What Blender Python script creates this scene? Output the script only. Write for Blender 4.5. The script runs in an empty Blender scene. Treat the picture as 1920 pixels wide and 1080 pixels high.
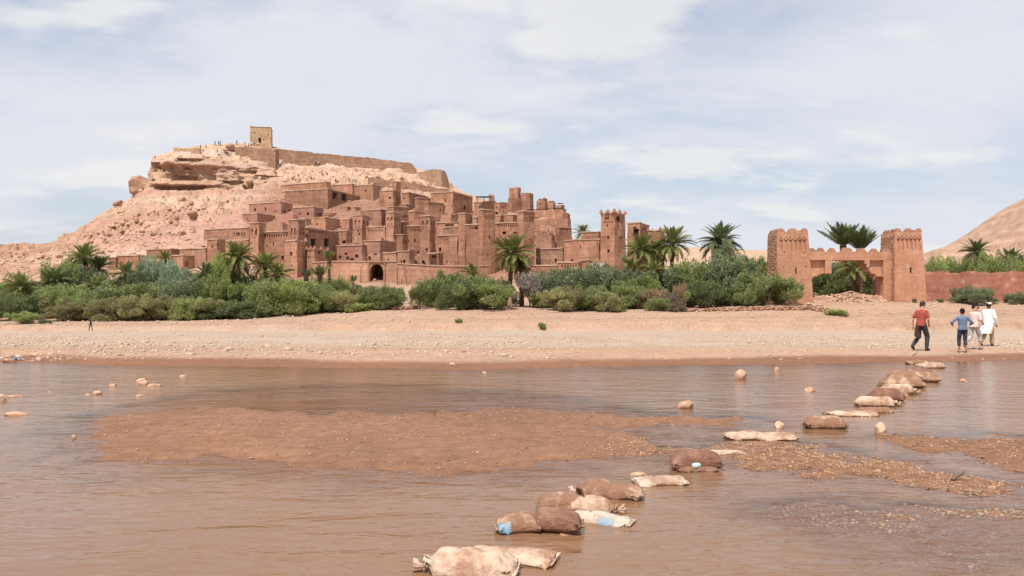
import bpy, bmesh, math, random
import numpy as np
from mathutils import Vector, Matrix, Quaternion
R = math.radians
sc = bpy.context.scene
COL = sc.collection
random.seed(7); rng = np.random.default_rng(7)
F = 1500.0; HOR = 570.0; EYE = 1.75          # survey constants: focal length in photo pixels, horizon row, eye height

# ------------------------------------------------------------------ camera
cd = bpy.data.cameras.new('camera'); cam = bpy.data.objects.new('camera', cd); COL.objects.link(cam)
cam.location = (0, 0, EYE); cam.rotation_euler = (R(90), 0, 0)
cd.sensor_width = 36; cd.lens = 36 * F / 1920; cd.shift_y = (HOR - 540) / 1920
cd.clip_start = 0.1; cd.clip_end = 6000
sc.camera = cam
# ------------------------------------------------------------------ sky, sun, exposure
SUN_EL = R(62); SUN_AZ = (-0.42, -0.9075)      # behind the camera, a little to the left
w = bpy.data.worlds.new('World'); sc.world = w; w.use_nodes = True
nt = w.node_tree; N = nt.nodes; Lk = nt.links; N.clear()
def nd(t, **k):
    n = N.new(t)
    for a, b in k.items(): setattr(n, a, b)
    return n
def math_n(op, a, b=None, clamp=False):
    m = nd('ShaderNodeMath', operation=op); m.use_clamp = clamp
    for i, v in enumerate((a, b)):
        if v is None: continue
        if isinstance(v, (int, float)): m.inputs[i].default_value = v
        else: Lk.new(v, m.inputs[i])
    return m.outputs[0]
sky = nd('ShaderNodeTexSky', sky_type='NISHITA'); sky.sun_disc = False
sky.sun_elevation = SUN_EL; sky.sun_rotation = R(205); sky.dust_density = 2.0; sky.air_density = 1.0; sky.ozone_density = 1.0
tc = nd('ShaderNodeTexCoord'); sx = nd('ShaderNodeSeparateXYZ'); Lk.new(tc.outputs['Generated'], sx.inputs[0])
zz = math_n('ADD', math_n('MAXIMUM', sx.outputs[2], 0.0), 0.20)
cb = nd('ShaderNodeCombineXYZ'); Lk.new(math_n('DIVIDE', sx.outputs[0], zz), cb.inputs[0]); Lk.new(math_n('DIVIDE', sx.outputs[1], zz), cb.inputs[1])
def cloud_noise(scale, sx_, sy_, ox, oy, detail, rough, dist, lo, hi):
    mp = nd('ShaderNodeMapping'); mp.inputs['Scale'].default_value = (sx_, sy_, 1); mp.inputs['Location'].default_value = (ox, oy, 0)
    mp.inputs['Rotation'].default_value = (0, 0, R(-14))
    Lk.new(cb.outputs[0], mp.inputs[0])
    n = nd('ShaderNodeTexNoise'); n.inputs['Scale'].default_value = scale; n.inputs['Detail'].default_value = detail
    n.inputs['Roughness'].default_value = rough; n.inputs['Distortion'].default_value = dist
    Lk.new(mp.outputs[0], n.inputs['Vector'])
    mr = nd('ShaderNodeMapRange', interpolation_type='SMOOTHSTEP'); mr.inputs[1].default_value = lo; mr.inputs[2].default_value = hi
    Lk.new(n.outputs[0], mr.inputs[0]); return mr.outputs[0]
veil = cloud_noise(1.1, 0.75, 1.0, 3.1, 1.7, 8, 0.58, 0.3, 0.34, 0.60)
puff = cloud_noise(2.3, 0.75, 1.15, 8.3, 4.4, 9, 0.52, 0.1, 0.52, 0.64)
veil2 = math_n('ADD', math_n('MULTIPLY', veil, 0.54), 0.44)
def mixc(fac, a, b):
    m = nd('ShaderNodeMix', data_type='RGBA'); 
    if isinstance(fac, (int, float)): m.inputs[0].default_value = fac
    else: Lk.new(fac, m.inputs[0])
    for s, v in ((6, a), (7, b)):
        if isinstance(v, tuple): m.inputs[s].default_value = v
        else: Lk.new(v, m.inputs[s])
    return m.outputs[2]
c1 = mixc(veil2, sky.outputs[0], (5.2, 5.28, 5.75, 1))
c2 = mixc(math_n('MULTIPLY', puff, 0.75), c1, (5.85, 5.86, 5.78, 1))
bg = nd('ShaderNodeBackground'); bg.inputs[1].default_value = 0.15; Lk.new(c2, bg.inputs[0])
wo = nd('ShaderNodeOutputWorld'); Lk.new(bg.outputs[0], wo.inputs[0])
sl = bpy.data.lights.new('sun', 'SUN'); sl.energy = 5.0; sl.angle = R(0.6); sl.color = (1.0, 0.95, 0.87)
so = bpy.data.objects.new('sun', sl); COL.objects.link(so)
sv = Vector((SUN_AZ[0] * math.cos(SUN_EL), SUN_AZ[1] * math.cos(SUN_EL), math.sin(SUN_EL)))
so.rotation_euler = sv.to_track_quat('Z', 'Y').to_euler(); so.location = sv * 300
vs = sc.view_settings; vs.view_transform = 'Standard'; vs.look = 'None'; vs.gamma = 1; vs.use_curve_mapping = False; vs.exposure = 0.0

# ------------------------------------------------------------------ helpers
def tag(o, label=None, cat=None, group=None, kind=None):
    if label: o['label'] = label
    if cat: o['category'] = cat
    if group: o['group'] = group
    if kind: o['kind'] = kind
    return o
def obj(name, me, parent=None, mat=None):
    o = bpy.data.objects.new(name, me); COL.objects.link(o)
    if parent: o.parent = parent
    if mat and me and not me.materials: me.materials.append(mat)
    return o
def empty(name, loc=(0, 0, 0), rz=0.0):
    o = bpy.data.objects.new(name, None); COL.objects.link(o); o.location = loc; o.rotation_euler = (0, 0, rz); o.empty_display_size = 0.3
    return o
def mk(name, V, Fc, mat=None, smooth=False):
    V = np.asarray(V, np.float32); Fc = np.asarray(Fc, np.int32)
    me = bpy.data.meshes.new(name); n, k = Fc.shape
    me.vertices.add(len(V)); me.vertices.foreach_set('co', V.ravel())
    me.loops.add(n * k); me.loops.foreach_set('vertex_index', Fc.ravel())
    me.polygons.add(n); me.polygons.foreach_set('loop_start', np.arange(0, n * k, k, dtype=np.int32))
    if smooth: me.polygons.foreach_set('use_smooth', np.ones(n, bool))
    me.update(calc_edges=True)
    if mat: me.materials.append(mat)
    return me
def set_col(me, name, arr):
    a = me.attributes.new(name, 'FLOAT_COLOR', 'POINT')
    c = np.ones((len(arr), 4), np.float32); c[:, :arr.shape[1]] = arr
    a.data.foreach_set('color', c.ravel())
def set_f(me, name, arr):
    a = me.attributes.new(name, 'FLOAT', 'POINT'); a.data.foreach_set('value', np.asarray(arr, np.float32))
def hsh(ix, iy, iz, seed):
    h = (ix.astype(np.int64) * 374761393 + iy.astype(np.int64) * 668265263 + iz.astype(np.int64) * 2147483647 + seed * 974634777) & 0xFFFFFFFF
    h = ((h ^ (h >> 13)) * 1274126177) & 0xFFFFFFFF
    h = ((h ^ (h >> 16)) * 2246822519) & 0xFFFFFFFF
    return ((h ^ (h >> 15)) & 0xFFFFFF) / float(0xFFFFFF)
def vn(x, y, z, seed=0):
    x = np.asarray(x, float); y = np.asarray(y, float) + 0 * x; z = np.asarray(z, float) + 0 * x
    ix, iy, iz = np.floor(x), np.floor(y), np.floor(z)
    fx, fy, fz = x - ix, y - iy, z - iz
    fx, fy, fz = fx * fx * (3 - 2 * fx), fy * fy * (3 - 2 * fy), fz * fz * (3 - 2 * fz)
    r = 0
    for a in (0, 1):
        for b in (0, 1):
            for c in (0, 1):
                r = r + hsh(ix + a, iy + b, iz + c, seed) * (fx if a else 1 - fx) * (fy if b else 1 - fy) * (fz if c else 1 - fz)
    return r * 2 - 1
def fbm(x, y, z=0, oct=4, seed=0):
    r = 0; a = 1.0; t = 0
    for i in range(oct):
        r = r + a * vn(np.asarray(x) * 2 ** i, np.asarray(y) * 2 ** i, np.asarray(z) * 2 ** i, seed + i); t += a; a *= 0.5
    return r / t
def sstep(a, b, x):
    t = np.clip((x - a) / (b - a), 0, 1); return t * t * (3 - 2 * t)
def W(px, py, d): return Vector(((px - 960) / F * d, d, EYE + (HOR - py) / F * d))
def on_level(px, py, z=0.0):
    d = F * (EYE - z) / (py - HOR); return ((px - 960) / F * d, d)

class MB:
    """collects faces; build() links them as one mesh object"""
    def __init__(s): s.v = []; s.f = []; s.m = []
    def quad(s, a, b, c, d, m=0):
        i = len(s.v); s.v += [a, b, c, d]; s.f.append((i, i + 1, i + 2, i + 3)); s.m.append(m)
    def poly(s, pts, m=0):
        i = len(s.v); s.v += list(pts); s.f.append(tuple(range(i, i + len(pts)))); s.m.append(m)
    def box(s, x0, x1, y0, y1, z0, z1, m=0, M=None, top=1.0):
        cx, cy = (x0 + x1) / 2, (y0 + y1) / 2
        p = []
        for z, k in ((z0, 1.0), (z1, top)):
            for x, y in ((x0, y0), (x1, y0), (x1, y1), (x0, y1)):
                q = Vector((cx + (x - cx) * k, cy + (y - cy) * k, z)); p.append(M @ q if M else q)
        i = len(s.v); s.v += p
        for f in ((0, 3, 2, 1), (4, 5, 6, 7), (0, 1, 5, 4), (1, 2, 6, 5), (2, 3, 7, 6), (3, 0, 4, 7)):
            s.f.append(tuple(i + j for j in f)); s.m.append(m)
    def tube(s, pts, rad, n=8, m=0, ell=None, cap=True):
        """loft along pts; rad per point, ell = (x scale, y scale) per point for horizontal ellipses"""
        pts = [Vector(p) for p in pts]; i0 = len(s.v); K = len(pts)
        for k, p in enumerate(pts):
            if ell is not None:
                a, b = Vector((1, 0, 0)), Vector((0, 1, 0)); ra, rb = ell[k]
            else:
                t = (pts[min(k + 1, K - 1)] - pts[max(k - 1, 0)]).normalized()
                up = Vector((0, 0, 1)) if abs(t.z) < 0.9 else Vector((0, 1, 0))
                a = t.cross(up).normalized(); b = a.cross(t).normalized(); ra = rb = rad[k]
            for j in range(n):
                an = 2 * math.pi * j / n
                s.v.append(p + a * (ra * math.cos(an)) + b * (rb * math.sin(an)))
        for k in range(K - 1):
            for j in range(n):
                s.f.append((i0 + k * n + j, i0 + k * n + (j + 1) % n, i0 + (k + 1) * n + (j + 1) % n, i0 + (k + 1) * n + j)); s.m.append(m)
        if cap:
            s.f.append(tuple(i0 + j for j in range(n))[::-1]); s.m.append(m)
            s.f.append(tuple(i0 + (K - 1) * n + j for j in range(n))); s.m.append(m)
    def ball(s, c, r, n=10, m=0, sc3=(1, 1, 1)):
        c = Vector(c); i0 = len(s.v); K = n // 2 + 1
        for k in range(1, K):
            th = math.pi * k / K
            for j in range(n):
                ph = 2 * math.pi * j / n
                s.v.append(c + Vector((r * sc3[0] * math.sin(th) * math.cos(ph), r * sc3[1] * math.sin(th) * math.sin(ph), r * sc3[2] * math.cos(th))))
        for k in range(K - 2):
            for j in range(n):
                s.f.append((i0 + k * n + j, i0 + (k + 1) * n + j, i0 + (k + 1) * n + (j + 1) % n, i0 + k * n + (j + 1) % n)); s.m.append(m)
        s.f.append(tuple(i0 + j for j in range(n))); s.m.append(m)
        s.f.append(tuple(i0 + (K - 2) * n + j for j in range(n))[::-1]); s.m.append(m)
    def mesh(s, name, mats, smooth=False, jitter=0, jscale=1.0):
        V = np.array([tuple(v) for v in s.v], float)
        if jitter:
            q = V * jscale
            V = V + jitter * np.stack([vn(q[:, 0], q[:, 1], q[:, 2], 3), vn(q[:, 0], q[:, 1], q[:, 2], 4), 0.5 * vn(q[:, 0], q[:, 1], q[:, 2], 5)], 1)
        me = bpy.data.meshes.new(name); me.from_pydata([tuple(v) for v in V], [], s.f)
        if not isinstance(mats, (list, tuple)): mats = [mats]
        for mm in mats: me.materials.append(mm)
        if len(mats) > 1: me.polygons.foreach_set('material_index', s.m)
        if smooth: me.polygons.foreach_set('use_smooth', [True] * len(s.f))
        me.update(); return me
    def build(s, name, mats, parent=None, **k): return obj(name, s.mesh(name, mats, **k), parent)

# ------------------------------------------------------------------ materials
def newmat(name):
    m = bpy.data.materials.new(name); m.use_nodes = True
    t = m.node_tree; b = t.nodes['Principled BSDF']; return m, t, b
def rgba(c): return (c[0], c[1], c[2], 1)
def earth(name, c1, c2, scale=0.6, rough=0.95, bump=0.25, strata=0.0, speck=0.0, attr=None, fine=9.0, streak=0.0, bdist=0.06):
    """earth, mud or stone: two tones mixed by noise, optional courses, streaks, speckles; attr = colour attribute as the base"""
    m, t, b = newmat(name); n = t.nodes; l = t.links
    g = n.new('ShaderNodeNewGeometry'); P = g.outputs['Position']
    def noise(sc_, det, rough_=0.6, vec=None):
        x = n.new('ShaderNodeTexNoise'); x.inputs['Scale'].default_value = sc_; x.inputs['Detail'].default_value = det; x.inputs['Roughness'].default_value = rough_
        l.new(vec or P, x.inputs['Vector']); return x.outputs[0]
    def ramp(v, lo, hi):
        r = n.new('ShaderNodeMapRange'); r.inputs[1].default_value = lo; r.inputs[2].default_value = hi; l.new(v, r.inputs[0]); return r.outputs[0]
    def mix(f, a, b_, mode='MIX'):
        x = n.new('ShaderNodeMix'); x.data_type = 'RGBA'; x.blend_type = mode
        if isinstance(f, float): x.inputs[0].default_value = f
        else: l.new(f, x.inputs[0])
        for s_, v in ((6, a), (7, b_)):
            if isinstance(v, tuple): x.inputs[s_].default_value = v
            else: l.new(v, x.inputs[s_])
        return x.outputs[2]
    big = noise(scale, 6)
    if attr:
        a = n.new('ShaderNodeAttribute'); a.attribute_name = attr
        col = mix(ramp(big, 0.35, 0.65), mix(1.0, a.outputs[0], rgba(c1), 'MULTIPLY'), mix(1.0, a.outputs[0], rgba(c2), 'MULTIPLY'))
    else:
        col = mix(ramp(big, 0.35, 0.65), rgba(c1), rgba(c2))
    fn = noise(fine, 5, 0.7)
    col = mix(0.55, col, mix(ramp(fn, 0.3, 0.7), (0.55, 0.55, 0.55, 1), (1.35, 1.35, 1.35, 1)), 'MULTIPLY')
    hgt = fn
    if strata:
        mp = n.new('ShaderNodeMapping'); mp.inputs['Scale'].default_value = (0.12, 0.12, 2.2); l.new(P, mp.inputs[0])
        sn = noise(1.0, 4, 0.5, mp.outputs[0])
        col = mix(strata, col, mix(ramp(sn, 0.35, 0.65), (0.62, 0.6, 0.58, 1), (1.3, 1.3, 1.3, 1)), 'MULTIPLY')
        ad = n.new('ShaderNodeMath'); ad.operation = 'ADD'; l.new(fn, ad.inputs[0]); l.new(sn, ad.inputs[1]); hgt = ad.outputs[0]
    if streak:
        mp = n.new('ShaderNodeMapping'); mp.inputs['Scale'].default_value = (1.6, 1.6, 0.10); l.new(P, mp.inputs[0])
        sn = noise(1.0, 4, 0.6, mp.outputs[0])
        col = mix(streak, col, mix(ramp(sn, 0.35, 0.65), (0.66, 0.64, 0.62, 1), (1.25, 1.25, 1.25, 1)), 'MULTIPLY')
    if speck:
        v = n.new('ShaderNodeTexVoronoi'); v.inputs['Scale'].default_value = fine * 1.2; l.new(P, v.inputs['Vector']); bw = n.new('ShaderNodeRGBToBW'); l.new(v.outputs['Color'], bw.inputs[0])
        col = mix(speck, col, mix(1.0, col, mix(0.5, bw.outputs[0], (1, 1, 1, 1)), 'MULTIPLY'))
    if streak:
        pn_ = noise(0.9, 6, 0.62); col = mix(ramp(pn_, 0.56, 0.66), col, mix(0.5, col, (0.52, 0.33, 0.235, 1)))
        oi = n.new('ShaderNodeObjectInfo'); hs = n.new('ShaderNodeHueSaturation'); mr_ = n.new('ShaderNodeMapRange'); l.new(oi.outputs['Random'], mr_.inputs[0]); mr_.inputs[3].default_value = 0.80; mr_.inputs[4].default_value = 1.16
        l.new(mr_.outputs[0], hs.inputs['Value']); l.new(col, hs.inputs['Color']); col = hs.outputs[0]
    l.new(col, b.inputs['Base Color']); b.inputs['Roughness'].default_value = rough; b.inputs['Specular IOR Level'].default_value = 0.15
    if bump:
        bp = n.new('ShaderNodeBump'); bp.inputs['Strength'].default_value = bump; bp.inputs['Distance'].default_value = bdist
        l.new(hgt, bp.inputs['Height']); l.new(bp.outputs[0], b.inputs['Normal'])
    return m
def plain(name, c, rough=0.8, var=0.25, scale=6.0, trans=0.0):
    """plain coloured thing with some noise in its tone"""
    m, t, b = newmat(name); n = t.nodes; l = t.links
    tc_ = n.new('ShaderNodeTexCoord'); x = n.new('ShaderNodeTexNoise'); x.inputs['Scale'].default_value = scale; x.inputs['Detail'].default_value = 5
    l.new(tc_.outputs['Object'], x.inputs['Vector'])
    mx = n.new('ShaderNodeMix'); mx.data_type = 'RGBA'; l.new(x.outputs[0], mx.inputs[0])
    mx.inputs[6].default_value = rgba([v * (1 - var) for v in c]); mx.inputs[7].default_value = rgba([min(1, v * (1 + var)) for v in c])
    l.new(mx.outputs[2], b.inputs['Base Color']); b.inputs['Roughness'].default_value = rough; b.inputs['Specular IOR Level'].default_value = 0.2
    return m
def leafmat(name, c, c2, rough=0.65):
    """foliage: tone varies per leaf cluster and per plant; thin leaves let some light through"""
    m, t, b = newmat(name); n = t.nodes; l = t.links
    g = n.new('ShaderNodeNewGeometry'); oi = n.new('ShaderNodeObjectInfo')
    mx = n.new('ShaderNodeMix'); mx.data_type = 'RGBA'
    x = n.new('ShaderNodeTexNoise'); x.inputs['Scale'].default_value = 0.9; x.inputs['Detail'].default_value = 4; l.new(g.outputs['Position'], x.inputs['Vector'])
    ad = n.new('ShaderNodeMath'); ad.operation = 'ADD'; l.new(g.outputs['Random Per Island'], ad.inputs[0]); l.new(x.outputs[0], ad.inputs[1])
    s2 = n.new('ShaderNodeMapRange'); s2.inputs[1].default_value = 0.4; s2.inputs[2].default_value = 1.6; l.new(ad.outputs[0], s2.inputs[0])
    l.new(s2.outputs[0], mx.inputs[0]); mx.inputs[6].default_value = rgba(c); mx.inputs[7].default_value = rgba(c2)
    hs = n.new('ShaderNodeHueSaturation'); l.new(mx.outputs[2], hs.inputs['Color'])
    mr = n.new('ShaderNodeMapRange'); l.new(oi.outputs['Random'], mr.inputs[0]); mr.inputs[3].default_value = 0.75; mr.inputs[4].default_value = 1.25
    l.new(mr.outputs[0], hs.inputs['Value'])
    l.new(hs.outputs[0], b.inputs['Base Color']); b.inputs['Roughness'].default_value = rough; b.inputs['Specular IOR Level'].default_value = 0.25
    tr = n.new('ShaderNodeBsdfTranslucent'); l.new(hs.outputs[0], tr.inputs[0])
    ms = n.new('ShaderNodeMixShader'); ms.inputs[0].default_value = 0.30; l.new(b.outputs[0], ms.inputs[1]); l.new(tr.outputs[0], ms.inputs[2])
    l.new(ms.outputs[0], n['Material Output'].inputs[0]); return m

M_ground = earth('riverbed_earth', (0.92, 0.92, 0.92), (1.08, 1.06, 1.04), 0.35, bump=0.5, attr='Col', fine=5.0, speck=0.3, bdist=0.05)
M_hill = earth('hill_rock', (0.85, 0.84, 0.83), (1.12, 1.10, 1.08), 0.22, bump=0.7, attr='Col', fine=1.6, speck=0.2, bdist=0.35)
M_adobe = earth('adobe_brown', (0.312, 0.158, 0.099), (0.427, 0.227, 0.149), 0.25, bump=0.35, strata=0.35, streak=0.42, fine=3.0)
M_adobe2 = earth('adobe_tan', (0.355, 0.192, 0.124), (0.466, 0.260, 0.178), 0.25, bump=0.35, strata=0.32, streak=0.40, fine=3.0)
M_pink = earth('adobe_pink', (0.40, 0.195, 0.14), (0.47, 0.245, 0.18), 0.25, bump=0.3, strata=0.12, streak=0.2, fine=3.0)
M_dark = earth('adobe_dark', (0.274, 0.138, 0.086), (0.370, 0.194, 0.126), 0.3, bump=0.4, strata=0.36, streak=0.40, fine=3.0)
M_gate = earth('gate_mud', (0.397, 0.198, 0.123), (0.475, 0.253, 0.163), 0.4, bump=0.3, strata=0.15, streak=0.15, fine=3.5)
M_redwall = earth('red_rammed_earth', (0.315, 0.130, 0.087), (0.385, 0.167, 0.114), 0.4, bump=0.45, strata=0.2, streak=0.15, fine=3.5)
M_tan = earth('tan_mud', (0.36, 0.235, 0.145), (0.46, 0.305, 0.195), 0.4, bump=0.4, strata=0.2, streak=0.3, fine=2.5)
M_rampart = earth('rampart_rubble', (0.32, 0.185, 0.12), (0.43, 0.26, 0.175), 0.7, bump=0.9, strata=0.2, fine=1.8, speck=0.5, bdist=0.2)
M_cap = earth('straw_mud_cap', (0.47, 0.31, 0.22), (0.58, 0.40, 0.295), 0.6, bump=0.3, fine=4.0)
M_void = plain('painted_opening_shade', (0.035, 0.022, 0.016), 0.9)  # near-black panes: the shade inside open windows and doorways, put into the colour
M_door = plain('brown_door', (0.13, 0.055, 0.035), 0.8)
M_stone = earth('field_stone', (0.42, 0.25, 0.17), (0.56, 0.38, 0.27), 1.5, bump=0.3, fine=6.0)
M_stone2 = earth('red_stone', (0.36, 0.19, 0.125), (0.50, 0.30, 0.20), 2.0, bump=0.3, fine=6.0)
M_boulder = earth('ochre_boulder', (0.44, 0.285, 0.185), (0.55, 0.375, 0.255), 0.5, bump=0.5, fine=2.0, bdist=0.15)
M_boulder2 = earth('red_boulder', (0.34, 0.195, 0.125), (0.43, 0.265, 0.18), 0.5, bump=0.5, fine=2.0, bdist=0.15)
M_river_rock = earth('river_rock', (0.42, 0.235, 0.15), (0.58, 0.38, 0.26), 3.0, bump=0.3, fine=14.0, bdist=0.02)
M_pebble = earth('pebbles', (0.38, 0.27, 0.20), (0.54, 0.41, 0.31), 6.0, bump=0.0, fine=12.0)
M_pebble_dark = earth('wet_pebbles', (0.19, 0.105, 0.066), (0.47, 0.285, 0.170), 9.0, bump=0.0, fine=12.0, rough=0.45)
M_pebble_grey = earth('shallow_pebbles_grey', (0.17, 0.12, 0.09), (0.40, 0.29, 0.205), 9.0, bump=0.0, fine=12.0, rough=0.4)
M_trunk = earth('palm_bark', (0.085, 0.055, 0.035), (0.16, 0.105, 0.07), 2.0, bump=0.8, fine=6.0)
M_wood = plain('grey_wood', (0.17, 0.115, 0.08), 0.9)
M_palm = leafmat('palm_leaf', (0.100, 0.125, 0.030), (0.290, 0.290, 0.095))
M_palm2 = leafmat('palm_leaf_dark', (0.065, 0.095, 0.032), (0.19, 0.215, 0.085))
M_palm_dead = leafmat('palm_leaf_dry', (0.25, 0.17, 0.085), (0.42, 0.31, 0.17))
LEAF = {
 'green': leafmat('leaf_green', (0.159, 0.193, 0.064), (0.361, 0.395, 0.160)),
 'bright': leafmat('leaf_bright', (0.191, 0.235, 0.068), (0.424, 0.463, 0.167)),
 'dark': leafmat('leaf_dark', (0.100, 0.131, 0.052), (0.249, 0.286, 0.129)),
 'olive': leafmat('leaf_olive', (0.226, 0.209, 0.092), (0.434, 0.400, 0.193)),
 'grey': leafmat('leaf_grey_green', (0.142, 0.173, 0.088), (0.321, 0.356, 0.203)),
 'blue': leafmat('leaf_blue_green', (0.171, 0.233, 0.149), (0.351, 0.430, 0.279)),
 'pale': leafmat('blossom_pale', (0.26, 0.215, 0.18), (0.50, 0.43, 0.38)),
 'purple': leafmat('leaf_brown_purple', (0.206, 0.150, 0.109), (0.358, 0.280, 0.201)),
 'straw': leafmat('dry_reed', (0.32, 0.21, 0.12), (0.52, 0.37, 0.22)),
}

# ================================================================== GROUND, RIVER
def poly_world(pts): return np.array([on_level(px, py) for px, py in pts])
def sdist(X, Y, poly):
    """signed distance to a polygon, positive inside"""
    n = len(poly); best = np.full(X.shape, 1e9); inside = np.zeros(X.shape, bool)
    for i in range(n):
        ax, ay = poly[i]; bx, by = poly[(i + 1) % n]
        dx, dy = bx - ax, by - ay
        t = np.clip(((X - ax) * dx + (Y - ay) * dy) / (dx * dx + dy * dy + 1e-9), 0, 1)
        best = np.minimum(best, np.hypot(X - ax - t * dx, Y - ay - t * dy))
        c = ((ay > Y) != (by > Y)) & (X < (bx - ax) * (Y - ay) / (by - ay + 1e-12) + ax)
        inside ^= c
    return np.where(inside, best, -best)
BAR = poly_world([(140, 812), (200, 788), (330, 770), (480, 766), (600, 778), (700, 773), (900, 769), (1100, 775), (1250, 779), (1400, 786), (1330, 799),
                  (1200, 797), (1120, 806), (1230, 830), (1225, 850), (1150, 868), (1000, 880), (850, 886), (700, 887), (600, 878), (480, 868), (400, 864), (300, 868), (205, 862), (155, 835)])
SPIT = poly_world([(1235, 852), (1290, 826), (1400, 826), (1540, 832), (1700, 862), (1960, 905), (1960, 948), (1800, 925), (1680, 912), (1560, 896), (1430, 872), (1330, 860), (1250, 866)])
BARR = poly_world([(1665, 820), (1760, 820), (1990, 826), (1990, 905), (1870, 893), (1790, 868), (1720, 843)])
SHAL = poly_world([(1440, 945), (1600, 922), (1800, 938), (2000, 955), (2000, 1130), (1760, 1110), (1610, 1030), (1490, 985)])
SHAL2 = poly_world([(300, 745), (420, 728), (560, 722), (800, 722), (1020, 740), (1200, 765), (1330, 780), (1330, 800), (900, 790), (420, 785), (150, 800), (160, 780)])
SHORE_PX = [-600, 0, 120, 200, 400, 600, 850, 1000, 1100, 1300, 1450, 1700, 1920, 2500]
SHORE_PY = [676, 679, 680, 685, 687, 691, 694, 690, 687, 684, 684, 679, 676, 674]
BPX = [-900, 0, 450, 520, 700, 800, 1000, 1200, 1450, 1700, 2600]
BD = [84.2, 90, 97, 110, 130, 150, 200]
BPY = np.array([[611, 607, 603, 588, 560, 520, 510], [611, 607, 603, 588, 556, 516, 508], [609, 605, 599, 582, 550, 520, 512], [608, 602, 595, 576, 548, 528, 520],
                [606, 596, 584, 571, 549, 531, 525], [604, 594, 582, 573, 552, 531, 525], [604, 592, 580, 572, 552, 525, 520], [603, 592, 581, 570, 553, 520, 515],
                [603, 586, 571, 566, 560, 548, 540], [600, 583, 568, 563, 557, 552, 545], [600, 583, 568, 563, 557, 552, 545]])
BZ = EYE + (HOR - BPY) / F * np.array(BD)
def shore_d(px): return F * EYE / (np.interp(px, SHORE_PX, SHORE_PY) - HOR)
def ground_z(X, Y):
    X = np.asarray(X, float); Y = np.asarray(Y, float)
    Ys = np.maximum(Y, 3.0); px = 960 + F * X / Ys
    wob = fbm(X * 0.35, Y * 0.35, 0, 4, 11)
    # river bed with bars
    bed = -0.34 + 0.05 * wob
    def bar(poly, top, soft, nz, cur, grow=0.3):
        s = grow + sdist(X, Y, poly) + 0.55 * fbm(X * 0.8, Y * 0.8, 0, 3, 21) + nz * fbm(X * 2.6, Y * 2.6, 0, 3, 31)
        t = sstep(-soft, soft, s); return np.maximum(cur, -0.24 + (0.24 + top) * t) if top > 0 else np.maximum(cur, -0.26 + (0.26 + top) * t)
    bed = bar(SHAL2, -0.030, 0.9, 0.3, bed); bed = bar(BAR, 0.040, 1.3, 0.5, bed, 0.50); bed = bar(SPIT, 0.006, 0.7, 0.6, bed, 0.40); bed = bar(BARR, 0.04, 0.8, 0.5, bed, 0.40); bed = bar(SHAL, -0.016, 1.0, 0.6, bed)
    bed = bed + 0.030 * fbm(X * 1.3, Y * 1.9, 0, 4, 41) + 0.008 * vn(X * 7, Y * 7, 0, 42)
    bed = np.where(Y < 3.5, np.maximum(bed, -0.26 + 0.12 * (3.5 - Y)), bed)
    ds = shore_d(px) + 0.5 * fbm(X * 0.25, Y * 0.1, 3, 3, 51)
    plain = np.interp(Y, [0, 30, 50, 83.0], [0.1, 0.10, -0.34, -1.0]) + 0.05 * fbm(X * 0.22, Y * 0.22, 0, 4, 61) * sstep(26, 34, Y)
    t = np.clip((Y - ds) / 3.2, -1, 1)
    shore = np.where(t < 0, np.maximum(bed, t * 0.25), np.minimum(plain, 0.13 * t + 0.0))
    z = np.where(Y < ds, np.where(Y > ds - 3.2, shore, bed), np.where(Y < ds + 3.2, np.minimum(0.13 * t, plain + 0.03), plain))
    # ledge and bank
    led = 82.5 + 1.6 * fbm(X * 0.06, 0 * X, 7, 3, 71) + 0.4 * vn(X * 0.6, 0 * X, 1, 72)
    bz = np.zeros_like(X); 
    cols = np.stack([np.interp(px, BPX, BZ[:, k]) for k in range(len(BD))], -1)
    yy = np.clip(Y, BD[0], BD[-1]); bz = cols[..., 0].copy()
    for k in range(len(BD) - 1):
        a = np.clip((yy - BD[k]) / (BD[k + 1] - BD[k]), 0, 1); bz = np.where(yy >= BD[k], cols[..., k] * (1 - a) + cols[..., k + 1] * a, bz)
    bz = bz + 0.16 * fbm(X * 0.18, Y * 0.18, 0, 4, 81)
    far = sstep(180, 260, Y); bz = bz * (1 - far) + far * 5.0
    lt = sstep(-0.5, 0.6, Y - led)
    return z * (1 - lt) + bz * lt
def gz(x, y): return float(ground_z(np.array([x]), np.array([y]))[0])

us = np.concatenate([np.linspace(-2.2, -0.75, 60)[:-1], np.linspace(-0.75, 0.75, 540), np.linspace(0.75, 2.2, 60)[1:]])
ds_ = np.concatenate([np.linspace(-12, 3.5, 20)[:-1], 3.5 * (24.5 / 3.5) ** np.linspace(0, 1, 260), np.linspace(24.6, 34, 50)[1:], np.linspace(34, 80.5, 70)[1:], np.linspace(80.7, 85.6, 30),
                      np.linspace(86, 170, 75), np.linspace(175, 400, 20), np.geomspace(430, 5000, 14)])
def grid_mesh(name, us, ds, zf, mat, smooth=True):
    U, D = np.meshgrid(us, ds); X = U * (np.maximum(D, 0) + 6.0); Y = D
    Z = zf(X, Y); nu, ndd = len(us), len(ds)
    V = np.stack([X, Y, Z], -1).reshape(-1, 3)
    i = np.arange((ndd - 1) * nu).reshape(ndd - 1, nu)[:, :-1].ravel()
    Fc = np.stack([i, i + 1, i + nu + 1, i + nu], 1)
    return mk(name, V, Fc, mat, smooth), V
me, V = grid_mesh('ground', us, ds_, ground_z, M_ground)
X, Y, Z = V.T; px = 960 + F * X / np.maximum(Y, 3)
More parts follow.
